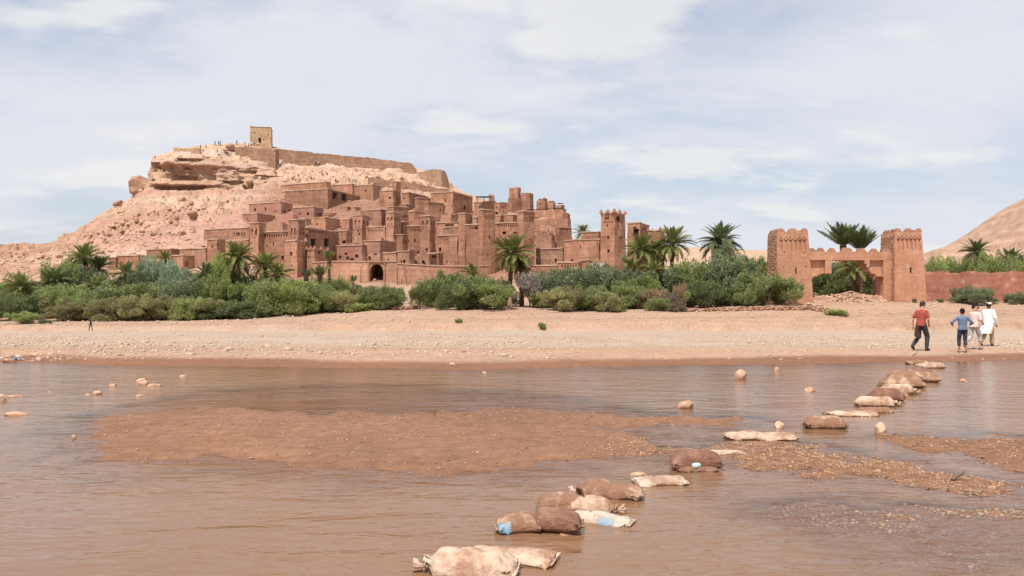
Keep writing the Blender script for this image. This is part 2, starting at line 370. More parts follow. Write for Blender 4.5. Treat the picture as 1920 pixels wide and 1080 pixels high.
sand = np.array([0.43, 0.290, 0.207]); orange = np.array([0.41, 0.255, 0.172]); grav = np.array([0.435, 0.335, 0.262]); mud = np.array([0.235, 0.118, 0.070]); wetm = np.array([0.225, 0.108, 0.060])
n1 = (fbm(X * 0.10, Y * 0.05, 0, 4, 91) * 0.5 + 0.5)[:, None]; n2 = (fbm(X * 0.5, Y * 0.2, 0, 4, 92) * 0.5 + 0.5)[:, None]
trk = (sstep(0.05, 0.35, fbm(X * 0.035, Y * 0.55, 0, 4, 94)) * 0.75)[:, None]; col = sand * (1 - n1) + orange * n1; col = col * (1 - trk) + orange * 0.86 * trk
gr = (sstep(28.5, 35, Y) * (1 - sstep(80.5, 83.5, Y)) * (0.55 + 0.45 * sstep(0.35, 0.6, n2[:, 0])))[:, None]; col = col * (1 - gr) + grav * gr
hgt = Z + 0.02 * fbm(X * 1.2, Y * 1.2, 0, 3, 93)
sh_ = Y - shore_d(px) - 0.9 * fbm(X * 0.3, Y * 0.3, 0, 4, 95); dam = np.where(Y > 21, 1 - sstep(1.3, 2.7, sh_), 0)[:, None]; col = col * (1 - dam) + mud * dam
wt = (np.where(Y < shore_d(px) + 3.2, 1 - sstep(0.0, 0.05, hgt), 0))[:, None]; col = col * (1 - wt * 0.55) + wetm * wt * 0.55
bars = (Y < 21)[:, None]; barc = np.array([0.245, 0.133, 0.082]) * (0.74 + 0.52 * n2); col = np.where(bars, barc * (1 - wt * 0.45) + wetm * wt * 0.45, col)
set_col(me, 'Col', col)
ground = tag(obj('ground', me), kind='structure')

# water: one sheet up to the far shore; its clarity follows the depth over the bed
wu = np.linspace(-1.6, 1.6, 400); wd = np.concatenate([np.linspace(-10, 3.4, 14), 3.5 * (1 / 3.5) ** 0 * (27.0 / 3.5) ** np.linspace(0, 1, 200)])
U, D = np.meshgrid(wu, wd); D2 = D.copy(); X = U * (np.maximum(D, 0) + 6.0); Y = np.minimum(D, shore_d(960 + F * X / np.maximum(D, 3)) + 0.9)
V = np.stack([X, Y, 0 * X], -1).reshape(-1, 3); nu = len(wu)
i = np.arange((len(wd) - 1) * nu).reshape(len(wd) - 1, nu)[:, :-1].ravel(); Fc = np.stack([i, i + 1, i + nu + 1, i + nu], 1)
a = V[Fc]; area = np.abs((a[:, 2, 0] - a[:, 0, 0]) * (a[:, 3, 1] - a[:, 1, 1]) - (a[:, 2, 1] - a[:, 0, 1]) * (a[:, 3, 0] - a[:, 1, 0])); Fc = Fc[area > 1e-5]
M_water, t, b = newmat('muddy_water'); n = t.nodes; l = t.links
at = n.new('ShaderNodeAttribute'); at.attribute_name = 'depth'
g = n.new('ShaderNodeNewGeometry')
def wnoise(sx, sy, sc_, det, rot=0, dist=0.0):
    mp = n.new('ShaderNodeMapping'); mp.inputs['Scale'].default_value = (sx, sy, 1); mp.inputs['Rotation'].default_value = (0, 0, R(rot)); l.new(g.outputs['Position'], mp.inputs[0])
    x = n.new('ShaderNodeTexNoise'); x.inputs['Scale'].default_value = sc_; x.inputs['Detail'].default_value = det; x.inputs['Distortion'].default_value = dist
    l.new(mp.outputs[0], x.inputs['Vector']); return x.outputs[0]
w1 = wnoise(0.55, 1.6, 1.6, 3, 12, 0.6); w2 = wnoise(0.7, 1.5, 6.0, 3, -10, 0.4); w3 = wnoise(0.10, 0.16, 1.0, 3)
def m2(op, a, b_):
    x = n.new('ShaderNodeMath'); x.operation = op
    for k, v in enumerate((a, b_)):
        if isinstance(v, (int, float)): x.inputs[k].default_value = v
        else: l.new(v, x.inputs[k])
    return x.outputs[0]
hh = m2('ADD', w1, m2('MULTIPLY', w2, 0.45))
mrw = n.new('ShaderNodeMapRange'); mrw.inputs[1].default_value = 0.38; mrw.inputs[2].default_value = 0.62; mrw.inputs[3].default_value = 0.35; mrw.inputs[4].default_value = 1.0; l.new(w3, mrw.inputs[0])
hh = m2('MULTIPLY', hh, mrw.outputs[0])
bp = n.new('ShaderNodeBump'); bp.inputs['Strength'].default_value = 0.75; bp.inputs['Distance'].default_value = 0.06; l.new(hh, bp.inputs['Height'])
mx = n.new('ShaderNodeMix'); mx.data_type = 'RGBA'; l.new(w3, mx.inputs[0]); mx.inputs[6].default_value = (0.195, 0.100, 0.050, 1); mx.inputs[7].default_value = (0.262, 0.142, 0.077, 1)
l.new(mx.outputs[2], b.inputs['Base Color']); b.inputs['Roughness'].default_value = 0.12; b.inputs['IOR'].default_value = 1.333; l.new(bp.outputs[0], b.inputs['Normal'])
b.inputs['Specular IOR Level'].default_value = 0.5
gl = n.new('ShaderNodeBsdfGlossy'); gl.inputs['Roughness'].default_value = 0.09; l.new(bp.outputs[0], gl.inputs['Normal'])
tp = n.new('ShaderNodeBsdfTransparent'); tp.inputs[0].default_value = (0.93, 0.84, 0.76, 1)
fr = n.new('ShaderNodeFresnel'); fr.inputs['IOR'].default_value = 1.333; l.new(bp.outputs[0], fr.inputs['Normal'])
ms = n.new('ShaderNodeMixShader'); l.new(fr.outputs[0], ms.inputs[0]); l.new(tp.outputs[0], ms.inputs[1]); l.new(gl.outputs[0], ms.inputs[2])
al = m2('SUBTRACT', 1.0, m2('POWER', 2.718, m2('MULTIPLY', at.outputs['Fac'], -10.0)))
ms2 = n.new('ShaderNodeMixShader'); l.new(al, ms2.inputs[0]); l.new(ms.outputs[0], ms2.inputs[1]); l.new(b.outputs[0], ms2.inputs[2])
l.new(ms2.outputs[0], n['Material Output'].inputs[0])
me = mk('water', V, Fc, M_water, True); set_f(me, 'depth', np.maximum(0, -ground_z(V[:, 0], V[:, 1])))
water = tag(obj('water', me), kind='structure')

# ================================================================== HILL WITH THE VILLAGE SLOPE
HC = [  # column (photo px): (distance m, photo row) of toe, foot, slope, cliff base, cliff middle, cliff top, edge, summit
 (-400, [(118, 600), (150, 522), (180, 500), (212, 482), (216, 479), (220, 475), (240, 467), (268, 464)]),
 (0,    [(118, 600), (150, 520), (180, 498), (212, 480), (216, 476), (220, 472), (240, 464), (265, 461)]),
 (100,  [(118, 600), (150, 516), (180, 494), (212, 474), (216, 469), (220, 465), (240, 459), (262, 456)]),
 (140,  [(118, 598), (150, 512), (180, 484), (212, 461), (217, 455), (222, 450), (240, 440), (256, 435)]),
 (200,  [(118, 596), (150, 510), (180, 474), (216, 438), (223, 428), (229, 418), (240, 403), (252, 394)]),
 (242,  [(118, 595), (150, 508), (180, 469), (216, 422), (230, 398), (237, 388), (246, 379), (256, 373)]),
 (274,  [(118, 594), (150, 506), (180, 465), (216, 412), (239, 366), (243, 357), (250, 349), (262, 345)]),
 (286,  [(118, 594), (150, 505), (180, 464), (216, 410), (241, 352), (244, 326), (247, 301), (266, 294)]),
 (330,  [(118, 594), (150, 502), (180, 462), (216, 409), (243, 352), (245, 324), (248, 297), (270, 279)]),
 (400,  [(118, 594), (150, 502), (180, 462), (216, 407), (246, 351), (248, 327), (251, 301), (276, 270)]),
 (450,  [(118, 592), (150, 502), (180, 461), (216, 403), (249, 347), (251, 331), (255, 309), (282, 268)]),
 (490,  [(118, 588), (150, 512), (180, 464), (216, 401), (250, 342), (254, 322), (260, 303), (288, 270)]),
 (545,  [(118, 586), (150, 522), (180, 470), (216, 401), (250, 341), (257, 319), (264, 306), (286, 282)]),
 (640,  [(118, 580), (150, 528), (180, 475), (216, 401), (246, 361), (255, 328), (265, 311), (286, 294)]),
 (760,  [(118, 576), (150, 529), (180, 475), (216, 402), (240, 371), (252, 342), (265, 322), (284, 309)]),
 (830,  [(118, 576), (150, 528), (180, 475), (216, 405), (238, 380), (248, 363), (258, 347), (276, 330)]),
 (858,  [(118, 576), (150, 527), (180, 475), (214, 407), (234, 386), (244, 375), (254, 364), (268, 354)]),
 (890,  [(118, 576), (150, 526), (180, 475), (212, 408), (228, 392), (236, 384), (244, 376), (256, 370)]),
 (960,  [(118, 576), (150, 525), (178, 478), (204, 418), (212, 402), (217, 396), (222, 391), (232, 388)]),
 (1045, [(118, 574), (150, 522), (174, 482), (194, 440), (204, 418), (208, 412), (212, 406), (220, 402)]),
 (1075, [(118, 573), (150, 519), (168, 495), (182, 475), (188, 468), (193, 462), (198, 457), (208, 452)]),
 (1130, [(118, 572), (150, 514), (164, 504), (175, 496), (180, 492), (185, 488), (192, 484), (205, 480)]),
 (1250, [(118, 571), (150, 522), (164, 518), (175, 512), (180, 508), (185, 505), (192, 500), (205, 496)]),
 (1420, [(118, 600), (150, 590), (164, 585), (175, 580), (180, 578), (185, 576), (192, 574), (205, 572)])]
HPX = np.array([c[0] for c in HC], float)
HD = np.array([[q[0] for q in c[1]] for c in HC], float); HY = np.array([[q[1] for q in c[1]] for c in HC], float)
HZ = EYE + (HOR - HY) / F * HD
def hill_col(px):
    return np.array([np.interp(px, HPX, HD[:, k]) for k in range(8)]), np.array([np.interp(px, HPX, HZ[:, k]) for k in range(8)])
def hill_z(px, d):
    D_, Z_ = hill_col(px); return float(np.interp(d, D_, Z_))
def depth_at(px, py):
    D_, Z_ = hill_col(px); dd = np.linspace(D_[0], D_[-1], 600); zz_ = np.interp(dd, D_, Z_); rows = HOR - (zz_ - EYE) / dd * F
    k = np.argmax(rows <= py) if (rows <= py).any() else len(dd) - 1
    return float(dd[k])
hp = np.concatenate([np.arange(-400, -20, 8), np.arange(-20, 1080, 1.7), np.arange(1080, 1421, 6)])
segs = [10, 34, 46, 54, 34, 34, 36]
ker = np.hanning(17); ker /= ker.sum()
def sm(a):
    p = np.pad(a, 8, mode='edge'); return np.convolve(p, ker, 'valid')
Dc = np.stack([np.interp(hp, HPX, HD[:, k]) for k in range(8)], 1); Zc = np.stack([np.interp(hp, HPX, HZ[:, k]) for k in range(8)], 1)
rowsD, rowsZ, rowsT = [], [], []
for k, nseg in enumerate(segs):
    for j in range(nseg):
        f = j / nseg; rowsD.append(Dc[:, k] * (1 - f) + Dc[:, k + 1] * f); rowsZ.append(Zc[:, k] * (1 - f) + Zc[:, k + 1] * f); rowsT.append(k + f)
for f in np.linspace(0, 1, 22):     # plateau, then the far side falling away
    rowsD.append(Dc[:, 7] + 130 * f); rowsZ.append(Zc[:, 7] * (1 - sstep(0.12, 1.0, f)) - 3 * sstep(0.5, 1, f)); rowsT.append(7 + f)
Dg = np.array(rowsD); Zg = np.array(rowsZ); T = np.array(rowsT)[:, None] + 0 * Dg
Pg = np.broadcast_to(hp, Dg.shape); Ug = (Pg - 960) / F
X = Ug * Dg; Y = Dg.copy(); Z = Zg.copy()
vill = sstep(445, 520, Pg - 0.35 * (Z - 20)) * (1 - sstep(3.4, 4.3, T + 0.25 * fbm(X * 0.06, Z * 0.06, 0, 3, 5)))      # built-up part
rocky = (1 - vill) * sstep(0.8, 1.4, T) * (1 - sstep(6.6, 7.0, T))
cliff = sstep(3.75, 4.05, T) * (1 - sstep(5.95, 6.25, T)) * sstep(276, 290, Pg) * (1 - sstep(455, 560, Pg))
rid = 1 - np.abs(fbm(X * 0.09, Y * 0.09, Z * 0.09, 4, 101)) * 2
lump = fbm(X * 0.16, Y * 0.16, Z * 0.16, 5, 111); fine = fbm(X * 0.6, Y * 0.6, Z * 0.6, 3, 121)
Z += rocky * (1 - cliff) * (1.3 * lump + 0.8 * (rid - 0.6) + 0.75 * fine) + 0.35 * vill * lump
wx = 1.3 * fbm(X * 0.15, Y * 0.15, 0, 3, 301); wy = 1.3 * fbm(X * 0.15 + 9, Y * 0.15, 0, 3, 302)
ocrop = rocky * (1 - cliff) * sstep(-0.12, 0.25, fbm(X * 0.045, Y * 0.045, Z * 0.05, 4, 303) + 0.22 * sstep(3.0, 3.8, T) - 0.1)
for bs, am in ((3.4, 1.1), (1.7, 0.65), (0.85, 0.3)):
    Z += ocrop * am * (hsh(np.floor(X / bs + wx), np.floor(Y / (bs * 1.5) + wy), 0 * X, int(bs * 10)) - 0.4)
# ledges: slope broken into rough benches
st = Z / 2.6 + 0.5 * fbm(X * 0.05, Y * 0.05, 0, 3, 131); benches = (st - np.floor(st)); Z += rocky * (1 - cliff) * sstep(2.0, 3.2, T) * 1.5 * (sstep(0.62, 0.92, benches) - benches)
zs = Z * 0.55 + 0.5 * vn(X * 0.04, Z * 0.02, 0, 141); blk = vn(np.floor(X * 0.16 + 0.3 * np.floor(zs)), np.floor(zs), 0 * X, 151); lay = vn(0 * X, zs * 1.7, 0 * X, 161)
Y -= cliff * (1.9 * blk + 1.2 * lay + 2.0 * fbm(X * 0.13, Z * 0.16, 0, 5, 171) + 1.1 * fine)
over = cliff * np.exp(-((T - 5.6) / 0.28) ** 2); Y -= 1.7 * over * sstep(300, 330, Pg) * (1 - sstep(395, 430, Pg))       # overhanging brow
cave = cliff * np.exp(-((T - 4.75) / 0.45) ** 2); Y += 1.7 * cave * sstep(318, 330, Pg) * (1 - sstep(395, 412, Pg))
X = X + rocky * 0.35 * fine
V = np.stack([X, Y, Z], -1).reshape(-1, 3); nu = len(hp); nr = len(Dg)
i = np.arange((nr - 1) * nu).reshape(nr - 1, nu)[:, :-1].ravel(); Fc = np.stack([i, i + 1, i + nu + 1, i + nu], 1)
cream = np.array([0.53, 0.370, 0.270]); ochre = np.array([0.48, 0.305, 0.20]); pink = np.array([0.47, 0.270, 0.212]); white = np.array([0.57, 0.435, 0.355]); rust = np.array([0.30, 0.165, 0.108]); soil = np.array([0.30, 0.165, 0.112]); lowsand = np.array([0.42, 0.275, 0.19])
nA = (fbm(X * 0.035, Y * 0.035, Z * 0.10, 5, 181) * 0.5 + 0.5)[..., None]; nB = (fbm(X * 0.12, Y * 0.12, Z * 0.3, 4, 191) * 0.5 + 0.5)[..., None]; nC = (fbm(X * 0.3, Y * 0.3, Z * 0.5, 3, 195) * 0.5 + 0.5)[..., None]
c = cream * (1 - nA) + ochre * nA
pk = (sstep(0.9, 1.3, T) * (1 - sstep(2.9, 3.9, T)))[..., None] * sstep(0.36, 0.55, nB); c = c * (1 - pk * 0.95) + pink * pk * 0.95
wh = (sstep(1.0, 1.5, T) * (1 - sstep(2.2, 2.9, T)) * sstep(170, 300, Pg))[..., None] * sstep(0.55, 0.70, nC); c = c * (1 - wh * 0.7) + white * wh * 0.7
bnd = vn(0 * X, 0 * X, Z * 0.42 + 1.6 * fbm(X * 0.02, Y * 0.02, 0, 3, 196), 197)[..., None]; bm_ = (sstep(0.9, 1.4, T))[..., None]
b1 = sstep(0.25, 0.6, bnd) * bm_ * 0.7; c = c * (1 - b1) + white * b1; b2 = sstep(0.25, 0.6, -bnd) * bm_ * 0.65; c = c * (1 - b2) + (pink * 0.8 + rust * 0.2) * b2
rs = sstep(0.60, 0.75, nC) * 0.5; c = c * (1 - rs) + rust * rs
tl = (sstep(200, 60, Pg) * 0 + (1 - sstep(60, 190, Pg)))[..., None] * 0.6; c = c * (1 - tl) + (rust * 0.55 + ochre * 0.45) * tl
ck = cliff[..., None] * (0.35 + 0.45 * sstep(0.4, 0.6, nB)); c = c * (1 - ck) + (ochre * 0.6 + rust * 0.4) * ck
vv = vill[..., None]; c = c * (1 - vv) + (soil * (0.8 + 0.4 * nC)) * vv
fs = (1 - sstep(0.7, 1.1, T))[..., None]; c = c * (1 - fs) + lowsand * fs
me = mk('hill', V, Fc, M_hill, False); set_col(me, 'Col', c.reshape(-1, 3))
hill = tag(obj('hill', me), kind='structure')
HV = V; Hpx = (960 + F * V[:, 0] / V[:, 1]); Hpy = HOR - F * (V[:, 2] - EYE) / V[:, 1]; Hfr = (T.ravel() < 6.95)
def on_hill(px, py):
    k = np.where(Hfr, (Hpx - px) ** 2 + (Hpy - py) ** 2, 1e9); k = np.argsort(k)[:6]; k = k[np.argmin(HV[k, 1])]; return Vector(HV[k])

def far_hill(name, pxs, pys, dr, df, db, c1, c2, seed, amp):
    hp_ = np.linspace(pxs[0], pxs[-1], 220); rt = np.concatenate([np.linspace(0, 1, 70), 1 + np.linspace(0.03, 1, 25)])
    zr = EYE + (HOR - np.interp(hp_, pxs, pys)) / F * dr; zr = np.convolve(np.pad(zr, 4, mode='edge'), np.ones(9) / 9, 'valid')
    Tt, Zr = np.meshgrid(rt, zr, indexing='ij'); U_ = np.broadcast_to((hp_ - 960) / F, Tt.shape)
    Dd = np.where(Tt < 1, df + (dr - df) * Tt, dr + (db - dr) * (Tt - 1)); 
    pr = np.where(Tt < 1, np.sin(Tt * math.pi / 2) ** 0.9, np.cos((Tt - 1) * math.pi / 2))
    Zz = 1.0 + (Zr - 1.0) * pr; X_ = U_ * dr * 0.6 + U_ * Dd * 0.4
    Zz = Zz + amp * fbm(X_ * 0.05, Dd * 0.05, 0, 5, seed) * np.sin(np.clip(Tt, 0, 1) * math.pi) + amp * 0.25 * fbm(X_ * 0.3, Dd * 0.3, 0, 3, seed + 9) * np.sin(np.clip(Tt, 0, 1) * math.pi)
    if amp > 3:
        st_ = Zz / 5.5 + 0.6 * fbm(X_ * 0.02, Dd * 0.02, 0, 3, seed + 3); fr_ = st_ - np.floor(st_); Zz = Zz + 2.2 * (sstep(0.6, 0.95, fr_) - fr_) * sstep(0.2, 0.5, Tt) * (1 - sstep(0.97, 1.0, Tt)); Zz = Zz + 1.2 * (hsh(np.floor(X_ / 4), np.floor(Dd / 6), 0 * X_, 5) - 0.5) * sstep(0.75, 0.9, Tt) * (Tt < 1)
    V_ = np.stack([X_, Dd, Zz], -1).reshape(-1, 3); nu_ = len(hp_)
    i_ = np.arange((len(rt) - 1) * nu_).reshape(-1, nu_)[:, :-1].ravel()
    m_ = mk(name, V_, np.stack([i_, i_ + 1, i_ + nu_ + 1, i_ + nu_], 1), M_hill, True)
    s = (sstep(-0.2, 0.5, np.sin(Zz * 1.1 + 2 * fbm(X_ * 0.02, Dd * 0.02, 0, 3, seed + 4))) * 0.6)[..., None]
    set_col(m_, 'Col', (np.array(c1) * (1 - s) + np.array(c2) * s).reshape(-1, 3)); return tag(obj(name, m_), kind='structure')
far_hill('desert_hill', [1660, 1690, 1735, 1761, 1795, 1828, 1865, 1889, 1908, 1920, 1990, 2150, 2330, 2520, 2600], [600, 515, 480, 464, 457, 436, 412, 391, 381, 371, 345, 335, 395, 500, 600], 400, 280, 560,
         (0.40, 0.255, 0.18), (0.48, 0.33, 0.24), 201, 5.0)
far_hill('desert_ridge', [1040, 1080, 1200, 1270, 1330, 1400, 1440, 1520, 1660, 1760, 1900, 2100, 2200], [590, 520, 484, 466, 468, 471, 473, 474, 480, 486, 495, 505, 590], 760, 520, 1000, (0.46, 0.32, 0.22), (0.50, 0.36, 0.25), 221, 2.0)
far_hill('desert_plateau', [-900, -500, -200, 40, 130, 200, 300], [478, 470, 466, 463, 462, 470, 500], 620, 420, 800, (0.40, 0.245, 0.17), (0.46, 0.30, 0.215), 241, 2.0)

# ================================================================== STONES
def rock_mesh(name, seed, mat, sub=2, ang=0.5, sq=(1, 1, 1)):
    bm = bmesh.new(); bmesh.ops.create_icosphere(bm, subdivisions=sub, radius=1.0)
    V_ = np.array([v.co[:] for v in bm.verts]); r = np.random.default_rng(seed)
    for k in range(9):       # flat broken faces
        nrm = r.normal(size=3); nrm /= np.linalg.norm(nrm); c0 = 0.62 + 0.25 * r.random(); dd = V_ @ nrm
        V_ = V_ - np.where(dd > c0, (dd - c0) * ang * 1.6, 0)[:, None] * nrm
    V_ = V_ * (1 + 0.10 * fbm(V_[:, 0] * 2 + seed, V_[:, 1] * 2, V_[:, 2] * 2, 3, seed))[:, None] * np.array(sq)
    for v, q in zip(bm.verts, V_): v.co = q
    me_ = bpy.data.meshes.new(name); bm.to_mesh(me_); bm.free(); me_.materials.append(mat); return me_
BOULD = [rock_mesh('boulder', 300 + k, M_boulder if k % 3 else M_boulder2, 2, 0.9, ((1, .85, .75), (1, .8, .55), (.9, 1, .95), (1.15, .8, .6))[k % 4]) for k in range(8)]
def stones_mesh(name, P, S, mat, seed, flat=0.6):
    """many small stones joined: P positions, S sizes"""
    phi = (1 + 5 ** .5) / 2
    b0 = np.array([(-1, phi, 0), (1, phi, 0), (-1, -phi, 0), (1, -phi, 0), (0, -1, phi), (0, 1, phi), (0, -1, -phi), (0, 1, -phi), (phi, 0, -1), (phi, 0, 1), (-phi, 0, -1), (-phi, 0, 1)]) / 1.9
    f0 = np.array([(0, 11, 5), (0, 5, 1), (0, 1, 7), (0, 7, 10), (0, 10, 11), (1, 5, 9), (5, 11, 4), (11, 10, 2), (10, 7, 6), (7, 1, 8), (3, 9, 4), (3, 4, 2), (3, 2, 6), (3, 6, 8), (3, 8, 9), (4, 9, 5), (2, 4, 11), (6, 2, 10), (8, 6, 7), (9, 8, 1)])
    r = np.random.default_rng(seed); n_ = len(P); a_ = r.random(n_) * 6.283
    q = b0[None] * (0.7 + 0.6 * r.random((n_, 12, 1))) * np.stack([0.8 + 0.5 * r.random(n_), 0.6 + 0.4 * r.random(n_), flat * (0.6 + 0.6 * r.random(n_))], 1)[:, None, :] * np.asarray(S)[:, None, None]
    x = q[..., 0] * np.cos(a_)[:, None] - q[..., 1] * np.sin(a_)[:, None]; y = q[..., 0] * np.sin(a_)[:, None] + q[..., 1] * np.cos(a_)[:, None]
    V_ = np.stack([x, y, q[..., 2]], -1) + np.asarray(P)[:, None, :]
    return mk(name, V_.reshape(-1, 3), (f0[None] + 12 * np.arange(n_)[:, None, None]).reshape(-1, 3), mat, False)
# gravel on the dry plain
def scatter_px(n_, x0, x1, y0, y1, seed, zf=ground_z, iters=3):
    """even in picture area so that near ground is not left bare: returns points on the ground"""
    r = np.random.default_rng(seed); u_ = (r.uniform(x0, x1, n_) - 960) / F; d_ = 1 / r.uniform(1 / y1, 1 / y0, n_); return u_ * d_, d_
x_, d_ = scatter_px(26000, -80, 2000, 24.2, 82, 401)
kp = (ground_z(x_, d_) > np.where(d_ < 32, 0.012, -9)) & (fbm(x_ * 0.12, d_ * 0.07, 0, 3, 402) + 0.25 * sstep(30, 40, d_) - 0.22 * (1 - sstep(26, 29.5, d_)) > rng.random(len(x_)) * 0.9 - 0.40) ; x_, d_ = x_[kp], d_[kp]
s_ = rng.lognormal(math.log(0.034), 0.55, len(x_)).clip(0.014, 0.16)
tag(obj('gravel', stones_mesh('gravel', np.stack([x_, d_, ground_z(x_, d_) + s_ * 0.1], 1), s_, M_pebble, 403)), 'pale gravel stones strewn over the dry river plain', 'gravel', kind='stuff')
x_, d_ = scatter_px(3500, -80, 2000, 83.5, 99, 405); s_ = rng.lognormal(math.log(0.085), 0.5, len(x_)).clip(0.03, 0.3)
tag(obj('bank_stones', stones_mesh('bank_stones', np.stack([x_, d_, ground_z(x_, d_) + s_ * 0.1], 1), s_, M_pebble, 406)), 'loose stones scattered on the sandy bank under the bushes', 'stones', kind='stuff')
# wet pebbles on bars, spits and shallows
def bar_pebbles(poly, n_, seed, smin, zlim, name, label, mat, soft=0.5):
    r = np.random.default_rng(seed); lo, hi = poly.min(0) - 1, poly.max(0) + 1
    x = r.uniform(lo[0], hi[0], n_); y = r.uniform(lo[1], hi[1], n_); s = sdist(x, y, poly) + 0.8 * fbm(x * 0.7, y * 0.7, 0, 3, seed); k = s > -0.2 - soft * r.random(n_); x, y = x[k], y[k]
    z = ground_z(x, y); k = z > zlim; x, y, z = x[k], y[k], z[k]; sz = r.lognormal(math.log(smin), 0.5, len(x)).clip(0.005, 0.026)
    tag(obj(name, stones_mesh(name, np.stack([x, y, z + sz * 0.15], 1), sz, mat, seed)), label, 'pebbles', kind='stuff')
bar_pebbles(SPIT, 36000, 411, 0.009, -0.06, 'spit_pebbles', 'wet pebbles of the gravel spit beside the dark rolled sack', M_pebble_dark)
bar_pebbles(BAR, 12000, 412, 0.008, -0.02, 'bar_pebbles', 'small pebbles on the brown mud bar in the river', M_pebble_dark)
bar_pebbles(BARR, 9000, 413, 0.009, -0.03, 'mud_bar_pebbles', 'pebbles on the narrow mud bar beyond the gravel spit', M_pebble_dark)
bar_pebbles(SHAL, 30000, 414, 0.0092, -0.16, 'shallow_pebbles', 'pebbles under the shallow clear water near the bank', M_pebble_grey)
# scree on the hill
k = np.where(Hfr & (rocky.ravel() > 0.4) & (cliff.ravel() < 0.3) & (Hpx > -100) & (Hpx < 880))[0]; wgt = (0.2 + sstep(0.45, 0.65, nB.ravel()[k]) + 1.2 * (T.ravel()[k] < 3.4)); k = rng.choice(k, 3500, p=wgt / wgt.sum())
s_ = rng.lognormal(math.log(0.20), 0.6, len(k)).clip(0.08, 0.9)
tag(obj('scree', stones_mesh('scree', HV[k] + np.stack([0 * s_, -0.1 * s_, 0.15 * s_], 1), s_, M_boulder, 421, 0.75)), 'small broken rocks littering the bare hillside', 'scree', kind='stuff')
k = np.where((vill.ravel() > 0.6) & (T.ravel() < 4.3) & (T.ravel() > 0.9))[0]; k = rng.choice(k, 3500); s_ = rng.lognormal(math.log(0.24), 0.5, len(k)).clip(0.1, 0.8)
tag(obj('rubble', stones_mesh('rubble', HV[k], s_, M_stone2, 422, 0.75)), 'fallen wall rubble between the village houses', 'rubble', kind='stuff')

def boulder(px_, py_, rpx, label, k=None, group=None, name='boulder', squash=1.0, rz=None, up=0.25):
    p = on_hill(px_, py_); r = rpx / F * p.y
    o = obj(name, BOULD[(k if k is not None else random.randrange(8))]); o.location = p + Vector((0, -0.2 * r, up * r)); o.scale = (r, r, r * squash)
    o.rotation_euler = (random.uniform(-.4, .4), random.uniform(-.4, .4), rz if rz is not None else random.uniform(0, 6.28)); tag(o, label, 'boulder', group); return o
boulder(264, 350, 25, 'big rounded red-brown boulder leaning on the cliff edge', 0, squash=1.15, rz=0.4, up=0.1)
boulder(222, 387, 12, 'dark blocky boulder perched alone on the slope shoulder', 3, squash=0.8, rz=0.2, up=0.5)
boulder(228, 398, 10, 'pale slab boulder under the perched dark block', 1, squash=0.8, up=0.2)
for q in [(430, 280, 12, 'brown outcrop boulder on the summit edge below the fort tower'), (423, 284, 7, 'small boulder beside the summit outcrop'), (470, 345, 9, 'boulder ledge at the right foot of the cliff'),
          (342, 437, 9, 'dark boulder lying on the pink slope'), (326, 442, 7, 'smaller dark boulder next to the one on the pink slope'), (390, 412, 8, 'upright slab boulder on pink slope above the arch-decorated house'),
          (362, 405, 12, 'broad flat boulder slab on the pink slope'), (333, 408, 9, 'rough boulder slab below the tan rock band'), (112, 482, 9, 'rounded boulder on the low left shoulder above the bushes')]:
    boulder(*q)
G = 'boulders strewn down the bare slope'
for k_ in range(110):
    t_ = random.random()
    if k_ < 85:      # tan rock band running down the slope
        a_ = Vector((random.choice([405, 380, 330]), 378)); b_ = Vector((150, 470)); p_ = a_.lerp(b_, t_ ** 0.9); x, y = p_.x + random.gauss(0, 22), p_.y + random.gauss(0, 12)
    else: x, y = random.uniform(70, 470), random.uniform(372, 500)
    if y < np.interp(x, [60, 140, 200, 242, 290], [470, 450, 410, 388, 362]): y += 40
    if x > 380 and y > 425: x -= 120
    rp = min(9.5, random.lognormvariate(math.log(3.4), 0.5)); kk_ = random.randrange(8); zone = 'in the tan rock band under the cliff' if k_ < 85 else 'on the open pink slope' if x > 230 else 'on the low shoulder above the palms'
    lb = ('large ' if rp > 5.2 else 'small ' if rp < 2.8 else 'middling ') + ('ochre' if kk_ % 3 else 'red-brown') + ' boulder ' + zone
    boulder(x, y, rp, lb, kk_, 'boulders ' + zone)
G = 'boulders on the sunny slope below the rampart'
for k_ in range(45):
    x = random.uniform(480, 830); y = np.interp(x, [480, 560, 700, 830], [318, 318, 322, 345]) + random.uniform(0, 25)
    boulder(x, y, random.uniform(1.8, 4.5), 'small boulder on the sunny slope below the rampart wall', None, G)

